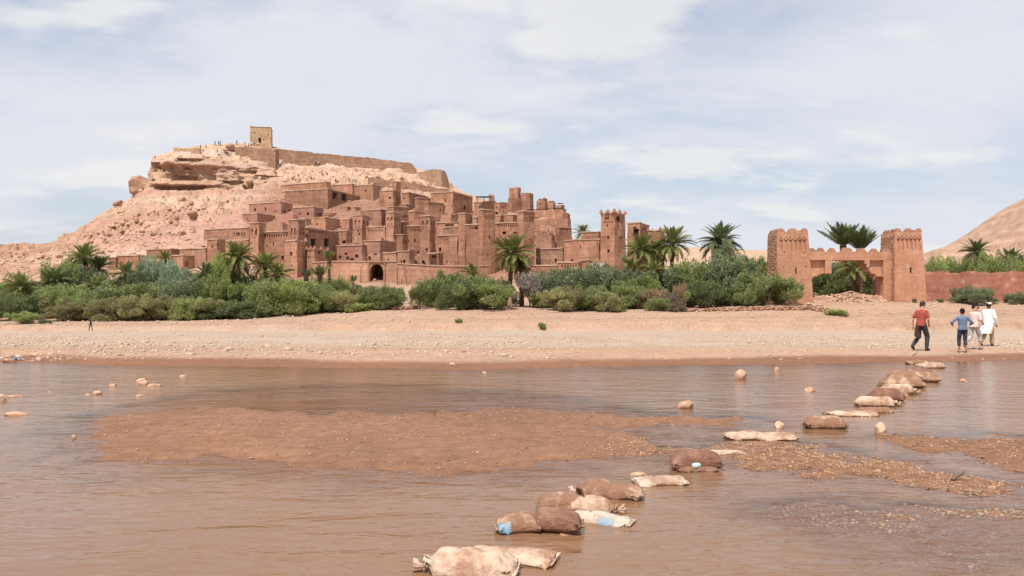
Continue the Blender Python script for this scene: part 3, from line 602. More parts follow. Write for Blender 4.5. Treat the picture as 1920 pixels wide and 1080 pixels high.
# ================================================================== HOUSES
def cells(mb, pos, S, Zs, off, thick=None, m=0):
    """wall from a grid of cells: off[i][j] = depth of the cell's face (None = hole); reveals are added between cells"""
    nS, nZ = len(S) - 1, len(Zs) - 1
    for i in range(nS):
        for j in range(nZ):
            o = off[i][j]
            if o is not None:
                mb.quad(pos(S[i], Zs[j], o), pos(S[i + 1], Zs[j], o), pos(S[i + 1], Zs[j + 1], o), pos(S[i], Zs[j + 1], o), m)
                if thick is not None: mb.quad(pos(S[i], Zs[j], thick), pos(S[i], Zs[j + 1], thick), pos(S[i + 1], Zs[j + 1], thick), pos(S[i + 1], Zs[j], thick), m)
            for (i2, j2) in ((i + 1, j), (i, j + 1)) + (((i - 1, j),) if i == 0 else ()) + (((i, j - 1),) if j == 0 else ()):
                ins = 0 <= i2 < nS and 0 <= j2 < nZ
                a, b_ = o, (off[i2][j2] if ins else None)
                if thick is None:
                    if not ins or a is None or b_ is None: continue
                else:
                    a = thick if a is None else a; b_ = thick if b_ is None else b_
                if abs(a - b_) < 1e-6: continue
                if i2 != i:
                    s0 = S[max(i, i2)]; mb.quad(pos(s0, Zs[j], a), pos(s0, Zs[j], b_), pos(s0, Zs[j + 1], b_), pos(s0, Zs[j + 1], a), m)
                else:
                    z0 = Zs[max(j, j2)]; mb.quad(pos(S[i], z0, a), pos(S[i], z0, b_), pos(S[i + 1], z0, b_), pos(S[i + 1], z0, a), m)
def make_off(S, Zs, ops):
    off = [[0.0] * (len(Zs) - 1) for _ in range(len(S) - 1)]
    for i in range(len(S) - 1):
        for j in range(len(Zs) - 1):
            sm_, zm = (S[i] + S[i + 1]) / 2, (Zs[j] + Zs[j + 1]) / 2
            for (a, b_, c_, d_, o) in ops:
                if a < sm_ < b_ and c_ < zm < d_: off[i][j] = o
    return off
def breaks(lo, hi, step, extra):
    b_ = [lo, hi] + [e for e in extra if lo + 0.03 < e < hi - 0.03]; b_ = sorted(set(round(x, 3) for x in b_)); out = [b_[0]]
    for x in b_[1:]:
        if x - out[-1] < 0.02 and x != b_[-1]: continue
        k = max(1, int((x - out[-1]) / step)); o0 = out[-1]; out += [o0 + (x - o0) * (q + 1) / k for q in range(k)]
    return out
GV = 'mud houses of the hillside village'
SHIP = {'wall': M_adobe}
def house(name, label, pxl, pxc, pxr, yt, yb, win=(), nic=(), d=None, cap=0.2, pin=0, taper=0.03, mat=None, group=GV, cat='house', th=None, L2=None, ragged=0.0, deco=0, rw=1, base=2.5, capmat=None, seed=None, gzf=None):
    mat = mat or M_adobe; rr = random.Random(seed if seed is not None else hash((pxl, pxr, yt)) & 0xffff)
    uc, ul, ur = (pxc - 960) / F, (pxl - 960) / F, (pxr - 960) / F
    d = d or depth_at(pxc, yb)
    if pxr - pxc < 2: th = math.atan(uc) + 0.05 if th is None else th; L2 = L2 or 6.0
    else:
        th = R(24) if th is None else th; L2 = L2 or max(2.0, min(26.0, (ur * d - uc * d) / max(0.08, math.sin(th) - ur * math.cos(th))))
    L1 = max(1.5, (uc * d - ul * d) / (math.cos(th) + ul * math.sin(th)))
    Cx, Cy = uc * d, d; e1 = Vector((-math.cos(th), math.sin(th), 0)); e2 = Vector((math.sin(th), math.cos(th), 0))
    zt = EYE + (HOR - yt) / F * d
    gf = gzf or (lambda x, y: hill_z(960 + F * x / y, y))
    cor = [Vector((Cx, Cy, 0)) + e1 * a + e2 * b_ for a in (0, L1) for b_ in (0, L2)]
    zg = [gf(p.x, p.y) for p in cor]; zb = min(zg) - base; zground = zg[0]
    if zt - zb < 1.5: zb = zt - 1.5
    root = empty(name, (Cx, Cy, zb)); tag(root, label, cat, group)
    def P(a, b_, z):
        k = 1 - taper * max(0, (z - zb)) / (zt - zb); a2 = L1 / 2 + (a - L1 / 2) * k; b2 = L2 / 2 + (b_ - L2 / 2) * k
        q = e1 * a2 + e2 * b2; return Vector((q.x, q.y, z - zb))
    front = lambda s, z, o: P(s, o, z); right = lambda s, z, o: P(o, s, z)
    opsF, opsR, panes = [], [], []
    def s_front(px_): u = (px_ - 960) / F; return (Cx - u * d) / (math.cos(th) + u * math.sin(th))
    def s_right(px_): u = (px_ - 960) / F; return (u * d - Cx) / max(0.05, math.sin(th) - u * math.cos(th))
    def add(px_, py_, w_, h_, o, pane):
        if px_ <= pxc:
            s1 = s_front(px_); dd = d + s1 * math.sin(th); wm = w_ / F * dd / max(0.3, math.cos(th)); ops = opsF; Lx = L1
        else:
            s1 = s_right(px_); dd = d + s1 * math.cos(th); wm = w_ / F * dd / max(0.25, math.sin(th)); ops = opsR; Lx = L2
        hm = h_ / F * dd; zc = EYE + (HOR - py_) / F * dd
        a, b_, c_, e_ = max(0.15, s1 - wm / 2), min(Lx - 0.15, s1 + wm / 2), zc - hm / 2, min(zt - 0.3, zc + hm / 2)
        if b_ - a < 0.1 or e_ - c_ < 0.1: return
        ops.append((a, b_, c_, e_, o))
        if pane: panes.append((0 if px_ <= pxc else 1, a, b_, c_, e_, o, pane))
    for q in win: add(q[0], q[1], q[2], q[3], 0.38, 'door' if len(q) > 4 else 'window')
    for (a, b_, y0, y1, n_) in nic:
        for k in range(n_):
            add(a + (b_ - a) * (k + 0.5) / n_, (y0 + y1) / 2, (b_ - a) / n_ * 0.55, y1 - y0, 0.22, None)
            if y1 - y0 > 5: add(a + (b_ - a) * (k + 0.5) / n_, y0 - 1.0, (b_ - a) / n_ * 0.28, 1.6, 0.2, None)
    if deco:
        for Lx, ops in ((L1, opsF), (L2, opsR)):
            if Lx < 1.8: continue
            n_ = max(2, int(Lx / 0.95)); m_ = Lx * 0.08
            for k in range(n_):
                c0 = m_ + (Lx - 2 * m_) * (k + 0.5) / n_; wv = (Lx - 2 * m_) / n_
                ops.append((c0 - wv * .27, c0 + wv * .27, zt - 2.0, zt - 1.2, 0.24)); ops.append((c0 - wv * .12, c0 + wv * .12, zt - 1.2, zt - 0.95, 0.24))
                if deco > 1:
                    ops.append((c0 - wv * .1, c0 + wv * .1, zt - 2.75, zt - 2.4, 0.22)); ops.append((c0 + wv * .28, c0 + wv * .42, zt - 3.3, zt - 3.0, 0.2)); ops.append((c0 - wv * .42, c0 - wv * .28, zt - 3.3, zt - 3.0, 0.2))
    for k in range(rw):
        w_, h_ = rr.uniform(0.28, 0.5), rr.uniform(0.45, 0.8); fr = rr.random() < L1 / (L1 + L2 * 0.6); Lx = L1 if fr else L2
        if Lx < 2.2: continue
        a = rr.uniform(0.5, Lx - 0.9); lo_ = max(zground + 1.2, zt - 9); hi_ = zt - (3.6 if deco else 1.6)
        if hi_ <= lo_: continue
        z0 = rr.uniform(lo_, hi_); (opsF if fr else opsR).append((a, a + w_, z0, z0 + h_, 0.35)); panes.append((0 if fr else 1, a, a + w_, z0, z0 + h_, 0.35, 'window'))
    mb = MB()
    for Lx, pos, ops in ((L1, front, opsF), (L2, right, opsR)):
        S = breaks(0, Lx, 1.6, [v for q in ops for v in q[:2]]); Zs = breaks(zb, zt, 1.8, [v for q in ops for v in q[2:4]])
        cells(mb, pos, S, Zs, make_off(S, Zs, ops))
    for Lx, pos in ((L1, lambda s, z, o: P(s, L2 - o, z)), (L2, lambda s, z, o: P(L1 - o, s, z))):
        S = breaks(0, Lx, 1.6, []); Zs = breaks(zb, zt, 1.8, []); cells(mb, pos, S, Zs, make_off(S, Zs, []))
    if ragged:
        for q in mb.v:
            if q.z > zt - zb - 0.05: q.z -= ragged * (0.5 + 0.5 * float(vn(np.array([q.x * 0.9]), np.array([q.y * 0.9]), np.array([d]), 9)[0])) * (1 + 0.6 * float(vn(np.array([q.x * 0.25 + 3]), np.array([q.y * 0.25]), np.array([d]), 10)[0]))
    mb.build('wall', mat, root, jitter=0.13, jscale=0.7)
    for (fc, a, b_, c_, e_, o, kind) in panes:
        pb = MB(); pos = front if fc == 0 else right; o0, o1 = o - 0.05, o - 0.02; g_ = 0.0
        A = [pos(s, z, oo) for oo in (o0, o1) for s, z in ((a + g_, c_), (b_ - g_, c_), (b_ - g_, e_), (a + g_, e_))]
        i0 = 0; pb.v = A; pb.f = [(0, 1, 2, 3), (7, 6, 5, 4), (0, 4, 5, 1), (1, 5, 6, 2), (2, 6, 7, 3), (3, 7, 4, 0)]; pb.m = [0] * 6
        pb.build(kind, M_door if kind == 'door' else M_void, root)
    if cap:
        ov, n1, n2 = 0.13, max(2, int(L1 / 1.1)), max(2, int(L2 / 1.1)); loop = []
        for k in range(n1): loop.append((L1 * k / n1, 0))
        for k in range(n2): loop.append((L1, L2 * k / n2))
        for k in range(n1): loop.append((L1 - L1 * k / n1, L2))
        for k in range(n2): loop.append((0, L2 - L2 * k / n2))
        rb = MB(); K = len(loop); kx, ky = 1 + 2 * ov / L1, 1 + 2 * ov / L2; ix, iy = 1 - 0.7 / L1, 1 - 0.7 / L2
        for (a, b_) in loop:
            h0 = rr.uniform(-0.10, 0.06)
            for (fx, fy, z) in ((kx, ky, zt - 0.02), (kx, ky, zt + cap + h0), (ix, iy, zt + cap + h0 * 0.5), (ix, iy, zt - 0.02)):
                rb.v.append(P(L1 / 2 + (a - L1 / 2) * fx, L2 / 2 + (b_ - L2 / 2) * fy, z))
        for k in range(K):
            for q in range(4):
                rb.f.append((k * 4 + q, ((k + 1) % K) * 4 + q, ((k + 1) % K) * 4 + (q + 1) % 4, k * 4 + (q + 1) % 4)); rb.m.append(0)
        rb.build('parapet', capmat or M_cap, root, jitter=0.12, jscale=0.7)
    rf = MB(); z = zt - 0.45; rf.poly([P(0.1, 0.1, z), P(L1 - 0.1, 0.1, z), P(L1 - 0.1, L2 - 0.1, z), P(0.1, L2 - 0.1, z)]); rf.build('roof', M_cap, root)
    if pin:
        for (a, b_) in ((0, 0), (L1, 0), (0, L2), (L1, L2)) + (((L1 / 2, 0), (0, L2 / 2)) if pin > 1 else ()):
            pb = MB(); c0 = P(a, b_, zt + cap * 0.9); ax = Matrix.Translation(c0) @ Matrix.Rotation(-th, 4, 'Z')
            ws = 0.24 if pin < 3 else 0.36
            for k, (r_, h_) in enumerate(((ws, 0.32), (ws * .66, 0.30), (ws * .33, 0.3))): pb.box(-r_, r_, -r_, r_, 0.22 * k - (0.01 if k else 0), 0.22 * k + h_ * 0.72, M=ax, top=0.8)
            pb.build('pinnacle', mat, root, jitter=0.03)
    return root
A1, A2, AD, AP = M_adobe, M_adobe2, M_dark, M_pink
T_ = 'kasbah_tower'; H_ = 'adobe_house'
# --- low houses at the foot of the bare slope
house(H_, 'low mud house end, leftmost of the row at the slope foot', 202, 217, 219, 483, 507, mat=AD)
house(H_, 'low flat-roofed mud house beside the slope-foot palm', 218, 260, 273, 479, 508, mat=A1)
house(H_, 'flat-roofed mud house with long roofline behind the grey-green tree', 274, 321, 338, 467, 496, mat=A1)
house(H_, 'small mud house with tiny window in front of the long-roofed one', 323, 343, 366, 479, 508, win=[(330, 498, 2.5, 4), (350, 498, 3, 4)], mat=A2)
house(H_, 'low mud house with stepped roof next to the plain square tower', 337, 386, 388, 466, 500, mat=A2)
house(T_, 'plain square mud tower with one small window at slope foot', 388, 408, 412, 449, 506, win=[(397, 462, 3.5, 4.5), (397, 490, 2, 3)], mat=A1, cat='tower')
house('mud_rampart', 'broad blank mud wall with eroded pale top behind the skirted palm', 411, 467, 469, 450, 510, mat=A1, cat='wall', ragged=0.3, d=163)
house(H_, 'long upper mud house with row of triangle relief under the pink slope', 381, 468, 470, 427, 462, nic=[(437, 462, 437, 443, 5)], mat=A2, d=178)
# --- corner-towered kasbah
house(T_, 'slim tower with twin arches left of the niche-banded facade', 468, 485, 499, 418, 532, nic=[(469, 484, 430, 441, 2)], win=[(475, 446, 2, 4), (474, 468, 2, 3)], mat=A1, cat='tower', d=157, deco=0)
house(H_, 'kasbah facade with niche band and two shaded windows by the palms', 485, 541, 543, 434, 530, nic=[(489, 540, 438, 444.5, 11)], win=[(508, 484, 6, 7), (530, 483, 4.5, 7.5), (500, 461, 3, 3), (497, 441, 3, 9), (516, 500, 2, 4)], mat=A1, d=156)
house(T_, 'broad lower stage of the corner tower with ledge cap', 533, 557, 574, 452, 545, win=[(545, 475.5, 4.5, 7), (546, 498, 2, 4)], mat=A1, cat='tower', d=151, pin=1, cap=0.26)
house(T_, 'upper stage of the corner tower with carved niche panel', 540, 559, 573, 412, 470, nic=[(544, 556, 428, 440, 2), (561, 571, 428, 440, 2)], mat=A1, cat='tower', d=152.5, deco=0)
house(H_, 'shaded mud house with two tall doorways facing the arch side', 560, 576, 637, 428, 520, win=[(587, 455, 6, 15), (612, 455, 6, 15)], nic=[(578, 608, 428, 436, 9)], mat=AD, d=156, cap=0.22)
house(H_, 'low annex with three small pinnacles below the tall doorways', 575, 590, 616, 468, 520, win=[(599, 473, 3, 5), (578, 482, 3, 4)], mat=A1, d=152, pin=2)
# --- pink houses above
house(H_, 'pink mud house with small white-framed windows high on slope', 466, 527, 549, 379, 403, win=[(477, 393.5, 3.5, 5.5), (498, 392, 3.5, 6), (516, 396, 2.5, 3.5), (534, 397, 3, 4), (544, 396, 3, 5)], mat=AP)
house(H_, 'low pink annex with shaded end below the white-windowed house', 454, 482, 517, 400, 424, win=[(467, 414, 2, 5)], mat=AP, d=203)
house(H_, 'pink mud house with triple window in its shaded end', 549, 588, 607, 388, 411, win=[(577, 401, 4, 5.5), (595, 402, 2, 5), (599, 402, 2, 5), (603, 402, 2, 5)], mat=AP)
house(H_, 'mud house with dark shaded side below the triple window', 587, 610, 638, 408, 438, mat=A1)
house('mud_rampart', 'long pinkish terrace wall between the pink houses', 517, 550, 552, 401, 420, mat=AP, cat='wall', ragged=0.4, d=199, cap=0)
house('mud_rampart', 'pale broken wall behind the corner tower top', 499, 530, 532, 415, 440, mat=A2, cat='wall', ragged=0.8, d=186, cap=0)
# --- arched doorway and river wall
house(H_, 'mud house with low arches and beam holes above the doorway wall', 631, 680, 682, 460, 500, win=[(649, 476, 6, 4), (669, 480, 6, 6), (652, 484, 5, 6), (637, 482, 6, 6), (660, 486, 8, 3)], mat=AP, d=160)
house(H_, 'square mud house directly behind the arched doorway', 681, 713, 741, 451, 500, win=[(688, 478, 4, 3.5)], nic=[(697, 710, 475, 479, 1)], mat=A2, d=160)
house(H_, 'small mud lodge with cap slab right of the arched doorway', 718, 744, 748, 474, 510, win=[(728, 487, 2.5, 3)], mat=A2, d=156)
house(H_, 'small cube house with dark window above the path', 745, 768, 771, 471, 515, win=[(758, 490, 4.5, 6)], mat=A2, d=154, pin=0)
house('mud_rampart', 'courtyard wall with small dark hatches above the path', 768, 805, 807, 477, 510, win=[(772, 485, 5, 15), (780, 491, 4, 5), (793, 491, 5, 6)], mat=A2, cat='wall', d=156, ragged=0.3, cap=0)
house(H_, 'gateway block with large brown door above river wall', 804, 822, 826, 475, 510, win=[(813, 487, 13, 21, 1)], mat=A1, d=156)
# --- first decorated kasbah
house(T_, 'decorated square tower, left one of the upper kasbah pair', 661, 679, 692, 404, 462, deco=2, rw=2, mat=A2, cat='tower', d=183)
house(H_, 'kasbah front with a row of arched slits between two decorated towers', 684, 723, 725, 425, 465, nic=[(689, 720, 430, 435, 10)], mat=A2, d=182)
house(T_, 'decorated square tower with pale cap, right one of the upper kasbah pair', 723, 738, 752, 398, 462, deco=2, rw=1, mat=A2, cat='tower', d=180)
house(H_, 'narrow mud house joined to the pale-capped decorated tower', 745, 757, 765, 416, 462, mat=A1, d=184)
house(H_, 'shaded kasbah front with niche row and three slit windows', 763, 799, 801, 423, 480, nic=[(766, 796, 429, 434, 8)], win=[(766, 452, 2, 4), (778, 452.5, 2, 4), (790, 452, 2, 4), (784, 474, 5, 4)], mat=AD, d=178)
house(T_, 'tapering decorated tower between shaded front and blank wall', 788, 806, 816, 405, 482, deco=2, rw=2, mat=A1, cat='tower', d=174)
house(T_, 'stubby tower with broken front above small lodge', 743, 755, 765, 440, 485, deco=1, mat=A1, cat='tower', d=170)
house(H_, 'blank mud wall house with stair ramp left of tall buttressed kasbah', 819, 858, 860, 441, 505, win=[(834, 449, 2, 4), (839, 449, 2, 4), (825, 468, 5, 8), (838, 491, 2, 5), (829, 487, 4, 8)], mat=A1, d=163)
house(H_, 'flat-roofed mud house with pale ledge over the blank wall', 832, 859, 861, 426, 450, win=[(845, 418, 6, 6)], mat=A2, d=169)
house(H_, 'pale mud house with open loggia above the pale ledge', 816, 858, 860, 417, 445, win=[(843, 424, 16, 8)], mat=A2, d=174)
# --- tall buttressed kasbah
house(T_, 'slender tower, leftmost of the tall buttressed kasbah', 859, 872, 886, 400, 503, deco=1, rw=3, mat=A1, cat='tower', d=160, taper=0.06)
house(H_, 'tall kasbah front with vertical cracks between slender and broad tower', 871, 899, 901, 421, 503, nic=[(879, 897, 425, 430, 4)], win=[(892, 427, 3, 6), (866, 490, 2, 3)], mat=A1, d=159)
house(T_, 'broad tapering tower of four carved arches, tallest of the village front', 897, 905, 929, 393, 518, th=R(52), nic=[(908, 927, 404, 412, 4)], win=[(917, 446, 2.5, 5), (915, 478, 2, 4), (899, 478, 2, 4)], mat=A1, cat='tower', d=155, taper=0.08)
house(H_, 'kasbah front with long row of tall slots behind the big palm', 928, 982, 984, 417, 510, nic=[(931, 980, 420, 426, 12)], win=[(945, 437, 8, 5), (967, 437, 7, 4), (954, 443, 3, 3)], mat=A1, d=158)
house(T_, 'carved tower rising right of the slotted front by the big palm', 970, 981, 1003, 396, 505, th=R(48), nic=[(984, 1001, 407, 417, 4)], win=[(991, 425, 1.6, 3), (993, 449, 2, 3)], mat=A1, cat='tower', d=156, taper=0.06)
house('mud_rampart', 'coursed stone and mud wall right of the carved tower', 1004, 1056, 1058, 466, 505, mat=M_rampart, cat='wall', d=159)
house(H_, 'ruined roofless house with heaped rubble above the coursed wall', 1005, 1035, 1042, 430, 475, win=[(1035, 436, 7, 12)], mat=A2, d=170, ragged=1.6, cap=0)
house(H_, 'small square house with four vent holes beside the rubble ruin', 1041, 1049, 1072, 426, 470, th=R(55), nic=[(1051, 1066, 428, 432, 4)], mat=A1, d=172)
house('mud_rampart', 'low wall with pale coping right of the big palm', 995, 1046, 1048, 498, 530, mat=A1, cat='wall', d=149)
house(H_, 'low outbuilding with brick-lattice vents near the pale bush', 1046, 1084, 1086, 492, 530, nic=[(1052, 1083, 496, 503, 6)], win=[(1060, 512, 6, 7)], mat=A1, d=147)
house('mud_rampart', 'long plain mud wall running up to the pinnacled tower', 1057, 1124, 1126, 449, 512, win=[(1088, 463, 1.2, 8), (1095, 455, 2, 2), (1121, 458, 1.5, 6)], mat=A1, cat='wall', d=156)
house(T_, 'tall tapering corner tower crowned with stepped pinnacles', 1124, 1152, 1175, 399, 515, th=R(36), win=[(1140, 445, 4.5, 5.5), (1140, 470.5, 4.5, 6), (1163, 445.5, 3, 5.5), (1164, 470.5, 3, 6), (1137, 409, 8, 6), (1161, 410, 10, 9), (1137, 423, 3, 4), (1160, 423, 3, 4)],
      nic=[(1129, 1150, 415, 419, 4), (1154, 1171, 415, 419, 4)], mat=A1, cat='tower', d=150, taper=0.13, pin=3)
house(H_, 'square mud house with shaded loggia right of the pinnacled tower', 1176, 1200, 1218, 418, 480, win=[(1190, 427, 6, 3), (1192, 436, 9, 14), (1206, 430, 3, 6), (1211, 430, 2, 4)], mat=A1, d=165)
house(H_, 'mud house with two stepped pinnacles behind the palm cluster', 1215, 1238, 1246, 432, 490, pin=1, mat=AD, d=162)
house(H_, 'low mud house between the plain wall and palm in the village', 1088, 1122, 1124, 435, 470, mat=A1, d=172)
house('chimney_block', 'small roof kiosk with dark opening on the low terrace', 1087, 1104, 1106, 488, 520, win=[(1096, 490.5, 11, 4)], mat=A1, cat='kiosk', d=148, cap=0.12)
house('mud_rampart', 'terrace wall below the white railing by the pinnacled tower', 1104, 1156, 1158, 506, 530, mat=A1, cat='wall', d=147, cap=0.12)
# --- upper village
house('mud_rampart', 'long upper mud terrace wall high under the hill slope', 526, 614, 616, 341, 362, mat=A1, cat='wall', d=236, cap=0.15)
house(H_, 'long low mud building with two tall doorways high on slope', 532, 615, 697, 354, 385, win=[(629, 367, 6, 13), (646, 370, 6, 13)], mat=A1, d=222, th=R(20), L2=17)
house(H_, 'upper mud house with blank front left of the ruin steps', 616, 661, 664, 345, 368, mat=A1, d=238)
house(H_, 'upper pale mud house with sloping wall beside the slim minaret', 662, 700, 716, 346, 372, mat=A2, d=236)
house(T_, 'slim plain minaret-like tower standing among the upper houses', 736, 743, 752, 341, 385, rw=2, mat=A1, cat='tower', d=226, taper=0.05)
house(H_, 'mud house attached to the slim upper tower', 711, 738, 741, 357, 388, win=[(731, 371, 5, 3)], mat=A1, d=224)
house(H_, 'flat-roofed mud house right of the slim upper tower', 752, 767, 805, 361, 388, mat=A1, d=222)
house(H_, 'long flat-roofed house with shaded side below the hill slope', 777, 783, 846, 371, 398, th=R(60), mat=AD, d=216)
house(H_, 'large upper house with niche frieze and dark doorway', 806, 849, 887, 360, 412, nic=[(853, 886, 367, 375, 8)], win=[(872, 390, 4, 9), (858, 374, 2, 3), (851, 374, 2, 3)], mat=A1, d=210)
house(H_, 'mud house with shaded end in front of the long flat-roofed one', 795, 803, 832, 379, 412, th=R(55), mat=A1, d=208)
house(H_, 'low wide pale-roofed house above the decorated kasbah', 675, 715, 726, 393, 420, mat=A2, d=203)
house(H_, 'blocky mud house in the middle of the upper village', 725, 737, 767, 387, 425, th=R(50), rw=2, mat=A1, d=200)
house(H_, 'small mud house with ledge left of the tapering decorated tower', 767, 778, 797, 396, 425, th=R(50), mat=A1, d=198)
house(H_, 'round-cornered roofless ruin with two slits', 826, 846, 859, 399, 428, mat=A2, ragged=0.5, win=[(851, 405, 2, 5)], d=195, cap=0.1)
house(H_, 'rubble-sided house stub near the triple-window house', 640, 655, 661, 411, 445, rw=1, mat=A1, d=188)
house(H_, 'terrace house with stacked ledges left of the upper kasbah pair', 636, 650, 658, 433, 470, win=[(645, 454, 9, 6)], mat=AD, d=172)
house(H_, 'collapsed roof house in the lane above the arches', 640, 668, 672, 452, 470, ragged=0.9, cap=0, mat=A2, d=168)
# --- ruined citadel at the right end of the crest
house(T_, 'tall blank ruined tower, highest of the crest ruins', 954, 972, 974, 349, 400, mat=A1, cat='tower', ragged=0.35, cap=0, d=218, taper=0.06)
house(H_, 'ruin block with two levels under the tall blank tower', 952, 960, 977, 368, 405, mat=A1, ragged=0.5, cap=0, d=214, th=R(50), rw=1)
house(T_, 'square ruined keep beside the tall blank tower', 977, 993, 1001, 359, 400, mat=A1, cat='tower', ragged=0.3, cap=0, d=217)
house(T_, 'battlemented ruin tower with notched top on the crest', 1006, 1022, 1027, 369, 405, mat=AD, cat='tower', ragged=0.9, cap=0, d=214, rw=1)
house(T_, 'hollow ruin tower with one dark window on the crest', 1027, 1037, 1042, 373, 408, win=[(1032, 379, 2, 4)], mat=A2, cat='tower', ragged=0.8, cap=0, d=212)
house(T_, 'crumbling pale ruin tower at the end of the crest', 1042, 1053, 1059, 377, 410, mat=M_tan, cat='tower', ragged=1.6, cap=0, d=210)
house('mud_rampart', 'ruined curtain wall with holes linking the crest towers', 976, 1058, 1060, 386, 420, mat=A1, cat='wall', ragged=1.4, cap=0, d=207, rw=5)
house(H_, 'end block of the ruined crest, stepping down to the right', 1057, 1064, 1069, 398, 440, mat=A1, ragged=0.7, cap=0, d=200)
house('mud_rampart', 'lower stepped retaining wall under the crest ruins', 1001, 1066, 1068, 407, 436, mat=A1, cat='wall', ragged=0.7, cap=0, d=193)
house('mud_rampart', 'second retaining wall under the crest ruins', 1012, 1042, 1044, 419, 440, mat=A2, cat='wall', ragged=0.5, cap=0, d=188)
house(H_, 'mud house with four dark windows below the tall blank tower', 926, 937, 952, 380, 418, th=R(50), win=[(930, 389, 3, 3.5), (942, 389, 2, 3.5), (946, 389, 2, 3.5), (931, 400, 5, 5)], mat=A1, d=203)
house(H_, 'house with timber pergola roof left of the four-window house', 888, 925, 927, 378, 418, rw=2, mat=A2, d=206)
house(T_, 'tiny corner turret above the pergola house', 918, 926, 927, 364, 400, mat=A1, cat='turret', ragged=0.4, cap=0, d=209, pin=0)
house(H_, 'small flat house between the crest ruins and carved tower', 947, 962, 970, 403, 432, mat=AD, d=186)
house(H_, 'small recessed house behind the broad four-arch tower', 928, 938, 943, 404, 430, win=[(935, 402, 6, 4)], mat=AD, d=186)
house(H_, 'set-back mud house with flat cap behind the slender tower', 886, 893, 900, 408, 435, mat=A1, d=182)
for k_ in range(64):
    x_ = random.uniform(560, 1005) if k_ < 50 else random.uniform(1000, 1066); yb_ = random.uniform(384, 488) if k_ < 50 else random.uniform(425, 470); yb_ = max(yb_, float(np.interp(x_, [560, 600, 640, 860, 1000], [425, 415, 395, 395, 415]))); w_ = random.uniform(7, 20); h_ = random.uniform(5, 13); ru = random.random() < 0.45
    house('ruin_stub' if ru else 'adobe_hut', 'low broken mud wall stub wedged among the village houses' if ru else 'small mud outbuilding wedged among the stacked village houses', x_ - w_ / 2, x_ + w_ * 0.2, x_ + w_ / 2, yb_ - h_, yb_, mat=random.choice((A1, A2, A2, AD, M_tan)), cat='ruin' if ru else 'hut',
          group='broken wall stubs among the houses' if ru else 'small outbuildings among the houses', ragged=1.0 if ru else 0.0, cap=0 if ru else 0.16, rw=0 if ru else random.choice((0, 1, 2)), base=1.5, th=R(random.uniform(22, 52)), seed=k_)
# pergola of poles
pg = empty('pergola', W(905, 376, 204.5)); tag(pg, 'dark timber pergola on the roof terrace below the crest', 'pergola')
for dx in (-1.5, 0.3, 2.2):
    for dy in (0, 2.0): b_ = MB(); b_.tube([(dx, dy, -0.6), (dx, dy, 1.0)], [0.07, 0.06], 6); b_.build('post', M_wood, pg)
b_ = MB(); b_.box(-1.7, 2.4, -0.2, 2.2, 1.0, 1.09); b_.build('mat_roof', M_wood, pg)
# white railing
rl = empty('railing', W(1106, 503, 146)); tag(rl, 'white wooden railing on the terrace by the pinnacled tower', 'railing')
for k in range(9): b_ = MB(); b_.box(k * 0.32, k * 0.32 + 0.14, 0, 0.06, -0.3, 0.95); b_.build('picket', plain('white_paint', (0.6, 0.56, 0.52)) if k == 0 else bpy.data.materials['white_paint'], rl)
b_ = MB(); b_.box(-0.1, 2.9, 0.07, 0.13, 0.7, 0.8); b_.build('rail', bpy.data.materials['white_paint'], rl)

